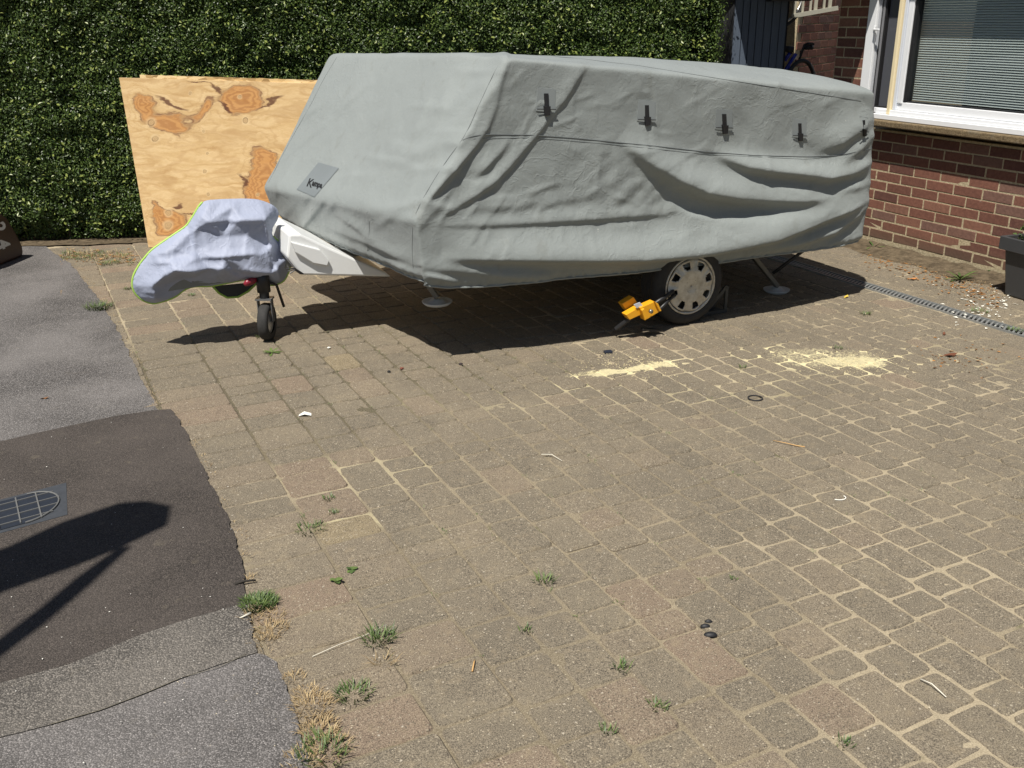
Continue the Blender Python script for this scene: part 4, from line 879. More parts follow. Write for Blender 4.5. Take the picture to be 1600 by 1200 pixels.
# white A-frame fairing, drawbar and jockey wheel
tip = loc(onplane(225, 452, tw(0, .95, 0), TV)); NV = tip[1]
def nose(px, py, v): return onplane(px, py, TP+TV*v, TV)
fm = MB()
pts = [(452, 366), (470, 366), (512, 386), (560, 407), (604, 426), (612, 433), (470, 430), (448, 402)]
near = [loc(nose(a, b, .72)) for a, b in pts]; farp = [p+np.array([0, .55, 0]) for p in near]; n_ = len(pts)
fm.add([tuple(p) for p in near]+[tuple(p) for p in farp], [tuple(range(n_)), tuple(range(2*n_-1, n_-1, -1))]+[(i, i+n_, (i+1) % n_+n_, (i+1) % n_) for i in range(n_)]); fm.build('front_fairing', M['white'], tr, bevel=.012)
fm = MB(); pts = [(455, 378), (500, 390), (515, 408), (512, 416), (490, 412), (462, 395)]; near = [loc(nose(a, b, .70)) for a, b in pts]; farp = [p+np.array([0, .03, 0]) for p in near]; n_ = len(pts)
fm.add([tuple(p) for p in near]+[tuple(p) for p in farp], [tuple(range(n_)), tuple(range(2*n_-1, n_-1, -1))]+[(i, i+n_, (i+1) % n_+n_, (i+1) % n_) for i in range(n_)]); fm.build('fairing_flap', M['white'], tr, bevel=.006)
mb = MB()
for k in range(3): a, b = loc(nose(447+k*3, 421+k*3, .70)), loc(nose(474-k*2, 428, .70)); mb.tube([tuple(a), tuple((a+b)/2+np.array([0, 0, .02])), tuple(b)], .004, 6)
mb.build('fairing_ribs', M['black'], tr)
dz = loc(nose(420, 432, .85))[2]
for s_ in (-1, 1):
    mb = MB(); mb.bar((tip[0]+.25, NV+.02*s_, dz+.03), (-1.55, NV+.05+.09*s_, .47), .045, .07); mb.build('drawbar', M['chassis'], tr)
mb = MB(); mb.bar((tip[0]+.02, NV, dz), (tip[0]+.45, NV, dz+.02), .07, .08); mb.tube([(tip[0]-.0, NV, dz), (tip[0]+.12, NV, dz+.03)], [.035, .05], 12); mb.build('hitch', M['chassis'], tr)
J = loc(g(420, 530)); jk = empty('jockey_wheel', (float(J[0]), float(J[1]), .108)); jk.scale = (1.16, 1.16, 1.16); jk.parent = tr
jv = Vector((math.cos(math.radians(62)), math.sin(math.radians(62)), 0))   # wheel plane direction in trailer frame
jn = Vector((-jv.y, jv.x, 0)); R_ = Matrix((jv, Vector((0, 0, 1)), jn)).transposed().to_4x4()
mb = MB(); mb.lathe([(.058, -.022), (.075, -.027), (.088, -.023), (.093, -.012), (.093, .012), (.088, .023), (.075, .027), (.058, .022)], 40, R_); mb.build('tyre', M['tyre'], jk, True)
mb = MB(); mb.lathe([(.060, -.014), (.05, -.018), (.02, -.026), (.001, -.026)], 30, R_); mb.lathe([(.060, .014), (.05, .018), (.02, .026), (.001, .026)], 30, R_); mb.build('rim', plain('zinc', (.45, .46, .47), .35, .8), jk, True)
mb = MB()
for s_ in (-1, 1): mb.bar(Vector((0, 0, .0))+jn*.034*s_, Vector((0, 0, .115))+jn*.034*s_, .035, .005, up=jn)
mb.box((0, 0, .118), (.06, .08, .008), rz=math.radians(62)); mb.build('fork', plain('worn_zinc', (.22, .23, .24), .4, .7), jk)
mb = MB(); mb.tube([(0, 0, .12), (0, 0, .15), (0, 0, .152), (0, 0, .27)], [.024, .024, .033, .033], 18); mb.build('stem', M['black'], jk, True)
mb = MB(); mb.tube([(0, 0, .25), (-.02, .0, .28), (-.03, 0, .30)], .01, 8); mb.tube([(.02, .0, .20), (.07, .03, .17), (.10, .05, .05)], .007, 8); mb.build('clamp_lever', M['black'], jk, True)
hp = loc(onplane(393, 436, g(418, 530), np.array([0, 1., 0]))) - np.array([J[0], J[1], .108]); hp = hp/1.16; red = plain('red_grip', (.22, .015, .03), .35)
mb = MB(); mb.tube([(hp[0]-.045, hp[1]-.05, hp[2]-.012), (hp[0]-.03, hp[1]-.045, hp[2]-.004), (hp[0], hp[1]-.03, hp[2]), (hp[0]+.025, hp[1]-.02, hp[2]+.004)], [.008, .017, .018, .010], 12); mb.build('grip', red, jk, True)

# ---------------------------------------------------------------- hitch cover (reflective trimmed bag)
def build_hitch_cover():
    hc = empty('hitch_cover', tuple(tw(-2.6, .95, .3)), label='pale lavender-grey hitch cover with lime edging over the trailer nose', cat='hitch cover'); h0 = np.array(hc.location)
    out = [(206, 441), (209, 428), (220, 410), (236, 391), (262, 373), (292, 353), (304, 334), (313, 318), (320, 313), (345, 311), (380, 310), (402, 311), (418, 316), (432, 323), (437, 332), (434, 345), (424, 357), (425, 370), (438, 379), (452, 388), (456, 402), (452, 422), (444, 440), (424, 447), (408, 438), (395, 434), (360, 441), (330, 447), (300, 447), (286, 453), (276, 463), (258, 470), (238, 475), (220, 468), (208, 455)]
    out = np.array(out, float)
    # resample densely + smooth
    P = []
    for a, b in zip(out, np.roll(out, -1, 0)):
        n_ = max(1, int(np.hypot(*(b-a))/4)); P += [a+(b-a)*k/n_ for k in range(n_)]
    P = np.array(P)
    for _ in range(3): P = .5*P+.25*(np.roll(P, 1, 0)+np.roll(P, -1, 0))
    from mathutils.geometry import delaunay_2d_cdt
    xs_, ys_ = np.meshgrid(np.arange(204, 460, 2.0), np.arange(308, 480, 2.0)); pts = np.stack([xs_.ravel(), ys_.ravel()], 1); pts += rng.uniform(-.4, .4, pts.shape)
    def inside(Q):
        c = np.zeros(len(Q), bool); j = len(P)-1
        for i in range(len(P)):
            xi, yi = P[i]; xj, yj = P[j]; k = ((yi > Q[:, 1]) != (yj > Q[:, 1])) & (Q[:, 0] < (xj-xi)*(Q[:, 1]-yi)/(yj-yi+1e-12)+xi); c ^= k; j = i
        return c
    dist = lambda Q: np.min(np.hypot(Q[:, None, 0]-P[None, :, 0], Q[:, None, 1]-P[None, :, 1]), 1)
    pts = pts[inside(pts)]; pts = pts[dist(pts) > 1.6]
    allp = np.concatenate([P, pts]); nB = len(P)
    r = delaunay_2d_cdt([Vector(p) for p in allp], [(i, (i+1) % nB) for i in range(nB)], [], 1, 1e-6); Q = np.array([tuple(v) for v in r[0]]); T = [tuple(f) for f in r[2]]
    d = dist(Q); bulge = .15*(1-np.exp(-(d/26)**1.2))
    # taut faceted cloth over the hitch parts: tent-pole support points with straight tension between
    ctl = [(240, 395, .06), (272, 372, .07), (255, 388, .105), (222, 430, .05), (300, 350, .07), (320, 340, .13), (322, 318, .05), (370, 336, .145), (407, 335, .16), (406, 318, .06), (430, 336, .03), (412, 385, .15), (410, 378, .10),
           (300, 397, .155), (345, 397, .175), (392, 390, .185), (262, 400, .12), (266, 411, .215), (235, 440, .125), (240, 465, .07), (262, 440, .05), (285, 432, .045), (300, 417, .20), (340, 410, .20), (330, 436, .06), (372, 431, .10), (385, 413, .185), (300, 430, .07), (300, 385, .10), (345, 365, .105), (380, 362, .12), (415, 420, .16), (425, 400, .08), (435, 405, .10), (445, 400, .05), (430, 435, .08), (400, 425, .15), (424, 372, .05), (360, 320, .08), (310, 335, .10), (252, 425, .15), (320, 412, .15)]
    C = np.array(ctl); 
    # piecewise-linear facets through the control points, slightly blurred
    B = P[::6]; cpts = np.concatenate([C[:, :2], B]); cz = np.concatenate([C[:, 2], np.full(len(B), .012)])
    rr = delaunay_2d_cdt([Vector(p) for p in cpts], [], [], 0, 1e-6); CV = np.array([tuple(v) for v in rr[0]]); orig = [o[0] if o else 0 for o in rr[3]]; ZZ = cz[orig]
    lin = np.zeros(len(Q)); hit = np.zeros(len(Q), bool)
    for f in rr[2]:
        a, b, c = CV[f[0]], CV[f[1]], CV[f[2]]; den = (b[1]-c[1])*(a[0]-c[0])+(c[0]-b[0])*(a[1]-c[1])
        if abs(den) < 1e-9: continue
        u = ((b[1]-c[1])*(Q[:, 0]-c[0])+(c[0]-b[0])*(Q[:, 1]-c[1]))/den; v = ((c[1]-a[1])*(Q[:, 0]-c[0])+(a[0]-c[0])*(Q[:, 1]-c[1]))/den; k = (u > -1e-6) & (v > -1e-6) & (u+v < 1+1e-6)
        lin = np.where(k, u*ZZ[f[0]]+v*ZZ[f[1]]+(1-u-v)*ZZ[f[2]], lin); hit |= k
    h = np.where(hit, lin*.86, .01); h = np.where(np.arange(len(Q)) < nB, .0, h)
    # light smoothing over mesh edges
    E = set()
    for f in T:
        for i in range(len(f)): a, b = f[i], f[(i+1) % len(f)]; E.add((min(a, b), max(a, b)))
    E = np.array(list(E)); deg = np.bincount(E.ravel(), minlength=len(Q))
    for _ in range(2):
        s_ = np.bincount(E[:, 0], weights=h[E[:, 1]], minlength=len(Q))+np.bincount(E[:, 1], weights=h[E[:, 0]], minlength=len(Q)); h = .5*h+.5*s_/np.maximum(deg, 1); h[:nB] = 0
    rh = random.Random(8)
    def crease(p0, p1, amp, w1, w2):
        nonlocal h
        a = np.array(p0, float); b = np.array(p1, float); dd_ = b-a; t = np.clip(((Q-a)@dd_)/(dd_@dd_), 0, 1); q_ = a+t[:, None]*dd_; ds = np.hypot(*(Q-q_).T); sg = np.sign(dd_[0]*(Q[:, 1]-a[1])-dd_[1]*(Q[:, 0]-a[0]))
        h = h+amp*np.sin(math.pi*np.clip(t, .02, .98))**.6*np.exp(-(ds/np.where(sg > 0, w2, w1))**2)*np.clip(d/8, 0, 1)
    for a, b, am in (((232, 408), (300, 397), .014), ((300, 397), (400, 386), .016), ((320, 342), (406, 338), .014), ((320, 342), (258, 392), .012), ((406, 338), (430, 430), .02), ((266, 414), (330, 410), .016), ((330, 410), (352, 440), .014), ((345, 412), (425, 420), .012), ((235, 440), (262, 408), .012), ((412, 395), (438, 440), .018), ((270, 375), (315, 345), .010), ((385, 345), (372, 395), .006), ((352, 355), (355, 395), .004), ((315, 352), (322, 395), .005), ((222, 452), (250, 452), .01), ((225, 462), (252, 459), .008)): crease(a, b, am, 6, 3)
    for k in range(34):
        x0_, y0_ = rh.uniform(225, 430), rh.uniform(325, 455); a_ = rh.uniform(0, 3.14); L_ = rh.uniform(15, 45); crease((x0_, y0_), (x0_+L_*math.cos(a_), y0_+L_*math.sin(a_)), rh.uniform(.002, .006), 4, 2)
    h += .0012*np.sin(Q[:, 0]*.12+np.sin(Q[:, 1]*.09)*2)*np.clip(d/10, 0, 1)
    mid = tw(0, .95, 0); base = np.array([onplane(q[0], q[1], mid, TV) for q in Q])
    lav = NT('reflective_nylon', .6, .4); p_ = lav.pos(); lav.color(lav.mix(lav.noise(p_, 5, 3), (.28, .31, .40), (.34, .37, .47))); lav.bump(lav.math('ADD', lav.noise(p_, 14, 5, .6), lav.math('MULTIPLY', lav.math('POWER', lav.mapr(lav.math('ABSOLUTE', lav.math('SUBTRACT', lav.noise(p_, 7, 3, .5), .5)), .04, 0), 2), .35)), .4, .006)
    near_ = base-TV*h[:, None]; far_ = base+TV*(h*.75)[:, None]
    me = mesh('near_panel', near_-h0, T, True); link('near_panel', me, lav.m, hc)
    me = mesh('far_panel', far_-h0, [f[::-1] for f in T], True); link('far_panel', me, lav.m, hc)
    lime = plain('lime_binding', (.36, .56, .10), .5, var=.06); mb = MB(); ks = [i for i in range(len(P)) if not (P[i][0] > 320 and P[i][1] < 369)]; st = next(i for i in ks if (i-1) % len(P) not in ks); seq = [(st+i) % len(P) for i in range(len(ks))]
    mb.tube([tuple(onplane(P[i][0], P[i][1], mid, TV)-h0) for i in seq], .0068, 8); mb.build('edge_binding', lime, hc, True)
    # rear flap beyond the handbrake, with its own binding
    fl = [(425, 372), (440, 380), (452, 388), (456, 402), (452, 424)]; mb = MB()
    # hanging inner lobe
    lobe = [(332, 447), (342, 458), (355, 465), (372, 464), (388, 455), (404, 440)]
    V = [tuple(onplane(a, b, mid+TV*.12, TV)-h0) for a, b in lobe]; mb = MB(); mb.add(V, [tuple(range(len(V)))]); mb.build('inner_flap', plain('dark_lining', (.03, .032, .035), .6), hc)
    mb = MB(); mb.tube(V, .0065, 8); mb.build('flap_binding', lime, hc, True)
    # fold lines of the packed bag
build_hitch_cover()

# ---------------------------------------------------------------- wheel clamp and chock
yel = plain('yellow_clamp_paint', (.72, .34, .015), .38, var=.06); wcM = empty('wheel_clamp', tuple(g(1000, 500)), label='yellow wheel clamp gripping the trailer wheel with a black arm', cat='wheel clamp'); wc0 = np.array(wcM.location)
def cpnt(px, py, v): return onplane(px, py, TP+TV*v, TV)-wc0
def slab(pts, v, th, nm, mat, par=wcM, bevel=.003):
    a = [cpnt(x, y, v) for x, y in pts]; b = [p+TV*th for p in a]; n_ = len(a); mb = MB(); mb.add([tuple(p) for p in a]+[tuple(p) for p in b], [tuple(range(n_)), tuple(range(2*n_-1, n_-1, -1))]+[(i, i+n_, (i+1) % n_+n_, (i+1) % n_) for i in range(n_)]); return mb.build(nm, mat, par, bevel=bevel)
slab([(1000, 481), (1023, 471), (1031, 487), (1008, 501)], -.12, .05, 'outer_jaw', yel); slab([(1003, 485), (1008, 501), (1012, 497), (1007, 482)], -.135, .02, 'jaw_lip', yel)
slab([(1023, 471), (1029, 475), (1034, 486), (1031, 487)], -.135, .02, 'jaw_lip', yel)
slab([(978, 492), (1002, 478), (1006, 490), (984, 500)], -.10, .05, 'cross_arm', yel); slab([(972, 475), (990, 464), (997, 474), (980, 486)], -.04, .05, 'inner_jaw', yel)
slab([(990, 476), (1000, 472), (1005, 478), (995, 482)], -.106, .004, 'label_plate', plain('label_grey', (.45, .48, .52), .4))
mb = MB(); mb.tube([tuple(cpnt(1024, 474, -.09)), tuple(cpnt(1052, 455, -.02))], .012, 10); mb.tube([tuple(cpnt(1030, 484, -.09)), tuple(cpnt(1054, 460, -.02))], .010, 10); mb.build('arm', M['black'], wcM, True)
mb = MB(); mb.tube([tuple(cpnt(985, 497, -.07)), tuple(cpnt(962, 514, -.02))], .014, 8); mb.bar(tuple(cpnt(1003, 514, -.06)), tuple(cpnt(1032, 516, -.06)), .03, .012); mb.build('base_bar', M['black'], wcM)
mb = MB(); c_ = cpnt(1016, 486, -.135); mb.tube([tuple(c_), tuple(c_+TV*.02-TV*.035)], .012, 12); mb.build('lock', plain('lock_brass', (.3, .28, .24), .35, .8), wcM, True)
ck = empty('wheel_chock', tuple(g(1120, 490)), TA, label='grey metal folding wheel chock wedged behind the trailer wheel', cat='wheel chock')
mb = MB(); dk = plain('dull_grey_metal', (.07, .072, .07), .5, .5)
for v in (0, .12):
    mb.bar((-.10, v, .012), (.07, v, .012), .015, .02); mb.bar((-.09, v, .02), (.06, v, .17), .012, .02); mb.bar((.06, v, .02), (.062, v, .17), .012, .02)
mb.box((-.02, .06, .006), (.17, .13, .01)); mb.build('frame', dk, ck); 
mb = MB(); mb.bar((-.055, .06, .04), (.055, .06, .155), .12, .006, up=(0, 1, 0)); mb.build('ramp', dk, ck)

# ---------------------------------------------------------------- drain channel
dr = empty('drainage_channel', tuple(drv(1.0, -1.0)), math.atan2(E1[1], E1[0]), label='narrow galvanised slotted drain channel set in the paving before the brick wall', cat='drain')
zn = plain('galvanised_grating', (.34, .35, .34), .45, .5, var=.2); mb = MB(); mb.box((-1, 0, -.03), (8, .11, .012)); mb.build('trough', plain('drain_dark', (.012, .011, .01), 1), dr)
for s_ in (-1, 1): mb = MB(); mb.box((-1, s_*.050, -.002), (8, .006, .02)); mb.build('edge_rail', zn, dr)
slm = MB(); slm.box((0, 0, -.004), (.012, .098, .014), rz=.45); sme = mesh('grating_bar', slm.v, slm.f); sme.materials.append(zn)
x = -3.2
bars = []
while x < 1.9: bars.append(x); x += .031
inb = []
for x in bars:
    P = drv(1.0+x, -1.0); px, py = proj(P)
    inb.append((abs(px-1450), x))
inb.sort()
for k, (_, x) in enumerate(inb):
    if k < 200: o = bpy.data.objects.new('grating_bar', sme); COL.objects.link(o); o.parent = dr; o.location = (x, 0, 0); o.rotation_euler = (0, 0, random.uniform(-.03, .03))
rest = MB()
for _, x in inb[200:]: rest.box((x, 0, -.004), (.012, .098, .014), rz=.45)
if rest.v: rest.build('far_grating_bars', zn, dr, kind='stuff')

# ---------------------------------------------------------------- access cover in the footpath
mc = empty('access_cover', tuple(g(40, 795, .007)), label='dark ribbed iron access cover set in the footpath tarmac', cat='manhole cover'); m0 = np.array(mc.location)
iron = plain('cast_iron', (.022, .027, .038), .55, .2, var=.3, sc=60, bump=.4); A_, B_ = g(104, 757)[:2], g(106, 807)[:2]; C_ = g(0, 784)[:2]
ex = (C_-A_)/np.linalg.norm(C_-A_); ey = (B_-A_); wd = np.linalg.norm(ey); ey = ey/wd; ln = .62
def mcp(a, b, z): p = A_+ex*a+ey*b; return (p[0]-m0[0], p[1]-m0[1], z-.007)
mb = MB(); V = [mcp(0, 0, .0085), mcp(ln, 0, .0085), mcp(ln, wd, .0085), mcp(0, wd, .0085)]; mb.add(V+[(v[0], v[1], -.03) for v in V], [(0, 1, 2, 3), (7, 6, 5, 4), (0, 4, 5, 1), (1, 5, 6, 2), (2, 6, 7, 3), (3, 7, 4, 0)]); mb.build('surround', plain('iron_surround', (.045, .05, .058), .7, .1, var=.4), mc)
hh = wd/2; el_ = [(.03+hh*.85*(1-math.cos(t)), hh-(hh-.022)*math.sin(t)) for t in np.linspace(math.pi/2, -math.pi/2, 17)]
el_ = [(.028+(hh)*.8*(1-math.cos(t)), hh+(hh-.022)*math.sin(t)) for t in np.linspace(-math.pi/2, math.pi/2, 17)]
poly = el_+[(ln-.03, wd-.022), (ln-.03, .022)]
V = [mcp(a, b, .0105) for a, b in poly]; mb = MB(); mb.add(V, [tuple(range(len(V)))]); mb.build('plate', iron, mc)
V = [mcp(a, b, .0125) for a, b in el_]; mb = MB(); mb.tube(V, .0035, 6); mb.build('rim_ring', plain('iron_edge', (.13, .13, .125), .7, .1), mc)
ribm = bpy.data.materials['iron_edge']
for k in range(1, 8):
    a = .03+k*.072
    if a < ln-.04: mb = MB(); mb.bar(mcp(a+.012, .03, .0125), mcp(a-.012, wd-.03, .0125), .005, .005); mb.build('rib', ribm, mc)
for k in range(1, 5):
    b = k*wd/5; mb = MB(); mb.bar(mcp(.05 if k in (1, 4) else .034, b, .0122), mcp(ln-.03, b, .0122), .004, .004); mb.build('rib', ribm, mc)

# ---------------------------------------------------------------- planter
pc = g(1584, 472); planter = empty('planter', (float(pc[0])+.20, float(pc[1])+.10, 0), math.radians(20), label='square tapered dark grey planter with a lipped rim beside the brick wall', cat='planter')
def frust(w0_, w1_, z0_, z1_): return [(sx*w/2, sy*w/2, z) for w, z in ((w0_, z0_), (w1_, z1_)) for sx, sy in ((-1, -1), (1, -1), (1, 1), (-1, 1))]
pm_ = plain('grey_plastic', (.045, .046, .048), .5, var=.1)
mb = MB(); mb.add(frust(.27, .335, 0, .31), [(3, 2, 1, 0), (0, 1, 5, 4), (1, 2, 6, 5), (2, 3, 7, 6), (3, 0, 4, 7)]); mb.build('pot', pm_, planter, bevel=.008)
mb = MB(); o_, i_ = .39, .34
V = frust(o_, o_, .30, .385)+frust(i_, i_, .30, .385); mb.add(V, [(0, 1, 5, 4), (1, 2, 6, 5), (2, 3, 7, 6), (3, 0, 4, 7), (4, 5, 13, 12), (5, 6, 14, 13), (6, 7, 15, 14), (7, 4, 12, 15), (12, 13, 9, 8), (13, 14, 10, 9), (14, 15, 11, 10), (15, 12, 8, 11), (0, 8, 9, 1), (1, 9, 10, 2), (2, 10, 11, 3), (3, 11, 8, 0)]); mb.build('rim', pm_, planter, bevel=.004)
mb = MB(); mb.box((0, 0, .335), (.335, .335, .02)); mb.build('compost', M['soil'], planter)
def mat_green(name, lo, hi, rough=.5):
    m = NT(name, rough, .4); m.color(m.mix(m.attr('rnd'), lo, hi)); return m.m
M['weed'] = mat_green('weed_green', (.035, .07, .018), (.13, .18, .05)); M['dry'] = mat_green('dry_grass', (.20, .13, .06), (.46, .35, .19), .8)
r_ = np.random.default_rng(4); P = np.stack([r_.uniform(-.15, .15, 260), r_.uniform(-.15, .15, 260), .36+r_.random(260)*.12], 1); me = leaves(P, np.tile([0, 0, 1.], (260, 1)), .035, 6); link('plant', me, M['weed'], planter, kind='stuff')
peb = MB()
for k in range(26): a = (random.uniform(-.15, .15), random.uniform(-.15, .15), .352); peb.add([(a[0]+dx, a[1]+dy, a[2]+dz_) for dx, dy, dz_ in [(.012, 0, 0), (-.012, 0, 0), (0, .01, 0), (0, -.01, 0), (0, 0, .01)]], [(0, 2, 4), (2, 1, 4), (1, 3, 4), (3, 0, 4)])
peb.build('white_pebbles', plain('pebble_white', (.75, .74, .70), .6), planter, kind='stuff')

# ---------------------------------------------------------------- brown bin lying at the left edge
bn = empty('brown_bin', tuple(g(10, 400)+np.array([-.25, .22, 0])), math.radians(28), label='dark brown wheeled bin with white house numbers, half out of frame at left', cat='bin')
b0 = np.array(bn.location); brown = plain('brown_plastic', (.040, .022, .018), .4, var=.1)
bpl = g(-20, 424); bdir = g(37, 402)-bpl; bdir /= np.linalg.norm(bdir); bnrm = np.array([bdir[1], -bdir[0], 0])
def binp(px, py, dep=0.): P = onplane(px, py, bpl, bnrm)-bnrm*dep; return P
outl = [(-60, 436), (0, 419), (34, 402), (38, 396), (36, 385), (27, 365), (12, 340), (2, 333), (-60, 322)]
ca, sa = math.cos(-math.radians(28)), math.sin(-math.radians(28))
def binl(P): d = P-b0; return (d[0]*ca-d[1]*sa, d[0]*sa+d[1]*ca, max(d[2], .002))
mb = MB(); a = [binl(binp(x, y)) for x, y in outl]; b = [binl(binp(x, y, .48)) for x, y in outl]; n_ = len(a); mb.add(a+b, [tuple(range(n_)), tuple(range(2*n_-1, n_-1, -1))]+[(i, i+n_, (i+1) % n_+n_, (i+1) % n_) for i in range(n_)]); mb.build('body', brown, bn, bevel=.02)
t2 = textmesh('2', 1, 0, .04); t4 = textmesh('4', 1, 0, .04)
for me_, (ox, oy) in ((t2, (-12, 352)), (t4, (-6, 378))):
    th_ = math.radians(66); V = []
    for v in me_.vertices:
        x_, y_ = v.co.x*34, v.co.y*34; px = ox+x_*math.cos(th_)*0.75+y_*math.sin(th_)*.75; py = oy+x_*math.sin(th_)*.85-y_*math.cos(th_)*.7; V.append(binl(binp(px, py, -.006)))
    link('number', mesh('number', V, [tuple(p.vertices) for p in me_.polygons]), plain('number_white', (.55, .58, .58), .5) if 'number_white' not in bpy.data.materials else bpy.data.materials['number_white'], bn)

# ---------------------------------------------------------------- weeds, grass and litter
def blades(P0, n, h, spread, seed, w=.0014, droop=.6):
    r = np.random.default_rng(seed); V = []; F = []
    for k in range(n):
        a = r.uniform(0, 6.28); rr = spread*math.sqrt(r.random())*.5; bx, by = rr*math.cos(a), rr*math.sin(a); L_ = h*.6*r.uniform(.4, 1.1); d = r.uniform(0, 6.28) if rr < .01 else a+r.normal(0, .7); wv = w*r.uniform(.7, 1.5)
        sx, sy = -math.sin(d)*wv, math.cos(d)*wv; out_ = L_*r.uniform(.3, droop+.4); n_ = len(V)
        for t, ww in ((0, 1), (.5, .9), (1, .12)):
            x = bx+math.cos(d)*out_*t; y = by+math.sin(d)*out_*t; z = L_*(t-.45*t*t*droop*1.2); V += [(x-sx*ww, y-sy*ww, max(0, z)), (x+sx*ww, y+sy*ww, max(0, z))]
        F += [(n_, n_+1, n_+3, n_+2), (n_+2, n_+3, n_+5, n_+4)]
    me = mesh('blades', V, F); at_ = me.attributes.new('rnd', 'FLOAT', 'FACE'); at_.data.foreach_set('value', np.repeat(r.random(n), 2).astype(np.float32)); return me
def rosette(n, h, seed, w=.008):
    r = np.random.default_rng(seed); V = []; F = []
    for k in range(n):
        d = 6.28*k/n+r.normal(0, .25); L_ = h*r.uniform(.6, 1.15); el2 = r.uniform(.15, .8); n_ = len(V); cx_, cy_ = math.cos(d), math.sin(d)
        for t, ww in ((0, .15), (.35, .8), (.7, 1), (1, .1)):
            x, y, z = cx_*L_*t*math.cos(el2), cy_*L_*t*math.cos(el2), L_*t*math.sin(el2)-.3*L_*t*t; V += [(x+cy_*w*ww, y-cx_*w*ww, max(.002, z+.004)), (x-cy_*w*ww, y+cx_*w*ww, max(.002, z+.004))]
        F += [(n_+2*i, n_+2*i+1, n_+2*i+3, n_+2*i+2) for i in range(3)]
    me = mesh('rosette', V, F); at_ = me.attributes.new('rnd', 'FLOAT', 'FACE'); at_.data.foreach_set('value', np.repeat(r.random(n), 3).astype(np.float32)); return me
WEEDS = [
 (155, 482, 'b', 160, .09, .16, 'bushy green weed on the tarmac edge, left of the lavender hitch cover'),
 (170, 413, 'b', 90, .05, .16, 'low green grass patch between the plywood corner and the footpath'),
 (200, 452, 'b', 30, .045, .06, 'small tuft just left of the hitch cover tip'),
 (300, 462, 'b', 26, .04, .05, 'tiny green sprig in the joints under the hitch cover'),
 (425, 552, 'r', 9, .065, 0, 'lone light green dandelion in front of the jockey wheel'),
 (408, 528, 'b', 20, .04, .05, 'yellowish tuft touching the left side of the jockey wheel'),
 (405, 945, 'b', 420, .045, .11, 'dense green grass clump on the corner of the dark tarmac patch'),
 (593, 1000, 'b', 70, .07, .09, 'dark green weed tuft with a long dry stem in the near left paving'),
 (553, 1086, 'b', 75, .06, .10, 'dark weed tuft nearest the bottom left, beside reddish blocks'),
 (505, 1180, 'b', 90, .07, .13, 'green grass tuft at the bottom edge next to dry grass'),
 (850, 910, 'b', 34, .055, .06, 'pale star-shaped grass tuft alone in the middle foreground'),
 (822, 986, 'b', 14, .035, .04, 'tiny tuft below the star-shaped grass tuft'),
 (485, 828, 'b', 60, .04, .11, 'spreading flat weed near the sandy yellow block'),
 (513, 780, 'b', 24, .035, .05, 'small bright tuft above the sandy yellow block'),
 (520, 802, 'b', 20, .03, .04, 'small tuft on the upper left corner of the sandy yellow block'),
 (550, 892, 'r', 9, .026, 0, 'right-hand one of two small leafy weeds near the tarmac patch'),
 (527, 910, 'r', 10, .026, 0, 'left-hand one of two small leafy weeds near the tarmac patch'),
 (970, 1045, 'b', 22, .06, .05, 'thin dark weed with pale straw in the lower middle paving'),
 (950, 1142, 'b', 20, .035, .05, 'faint green sprig at the bottom middle of the paving'),
 (1028, 1106, 'b', 26, .035, .05, 'small olive tuft in a joint below the black droppings'),
 (1320, 1163, 'b', 24, .035, .05, 'small dark tuft in a joint at the bottom right'),
 (1145, 905, 'b', 12, .02, .03, 'barely visible sprig in a joint right of centre'),
 (1160, 575, 'b', 18, .04, .05, 'brownish sprig left of the larger sawdust spill'),
 (1310, 545, 'b', 20, .035, .05, 'little tuft inside the larger sawdust spill'),
 (1500, 438, 'r', 14, .15, 0, 'large leafy green weed at the foot of the brick wall'),
 (1545, 425, 'r', 12, .13, 0, 'upright leafy weed against the wall beside the planter'),
 (1365, 388, 'r', 9, .13, 0, 'round-leaved weed where the trailer cover meets the brick wall'),
 (1352, 492, 'b', 36, .05, .06, 'small green tuft just beyond the shadow corner of the trailer'),
 (1530, 488, 'b', 46, .05, .10, 'green tuft among white petals beside the drain'),
 (1585, 517, 'b', 40, .05, .08, 'green tuft at the drain near the right edge'),
 (270, 900-560, 'x', 0, 0, 0, '')]
for i, (x, y, t, n, h, sp_, lab) in enumerate(WEEDS):
    if t == 'x': continue
    me = blades(None, int(n*1.5), h, sp_, 100+i) if t == 'b' else rosette(n, h, 100+i)
    P = g(x, y); link('weed', me, M['weed'], None, loc=(P[0], P[1], .002), label=lab, cat='weed', group='weeds growing in the paving joints')
# dry grass fringe along the tarmac edge (uncountable)
def merge(lst, name, mat, **k):
    V = []; F = []; R_ = []
    for me, P in lst:
        n_ = len(V); V += [(v.co.x+P[0], v.co.y+P[1], v.co.z+P[2]) for v in me.vertices]; F += [tuple(i+n_ for i in p.vertices) for p in me.polygons]; a = np.zeros(len(me.polygons)); me.attributes['rnd'].data.foreach_get('value', a); R_ += list(a)
    me2 = mesh(name, V, F); at_ = me2.attributes.new('rnd', 'FLOAT', 'FACE'); at_.data.foreach_set('value', R_); return link(name, me2, mat, **k)
lst = []
for k, (x, y, n, h, s_) in enumerate([(490, 1105, 130, .05, .11), (498, 1140, 130, .045, .10), (480, 1085, 60, .035, .07), (425, 985, 90, .04, .10), (412, 1000, 50, .03, .08), (430, 960, 30, .04, .06), (520, 1165, 60, .05, .1), (470, 1190, 50, .05, .1), (600, 1035, 14, .08, .06), (395, 965, 20, .05, .05), (460, 1060, 30, .03, .06), (390, 905, 10, .03, .04)]):
    lst.append((blades(None, n*2, h, s_, 300+k, .0009, .9), g(x, y)))
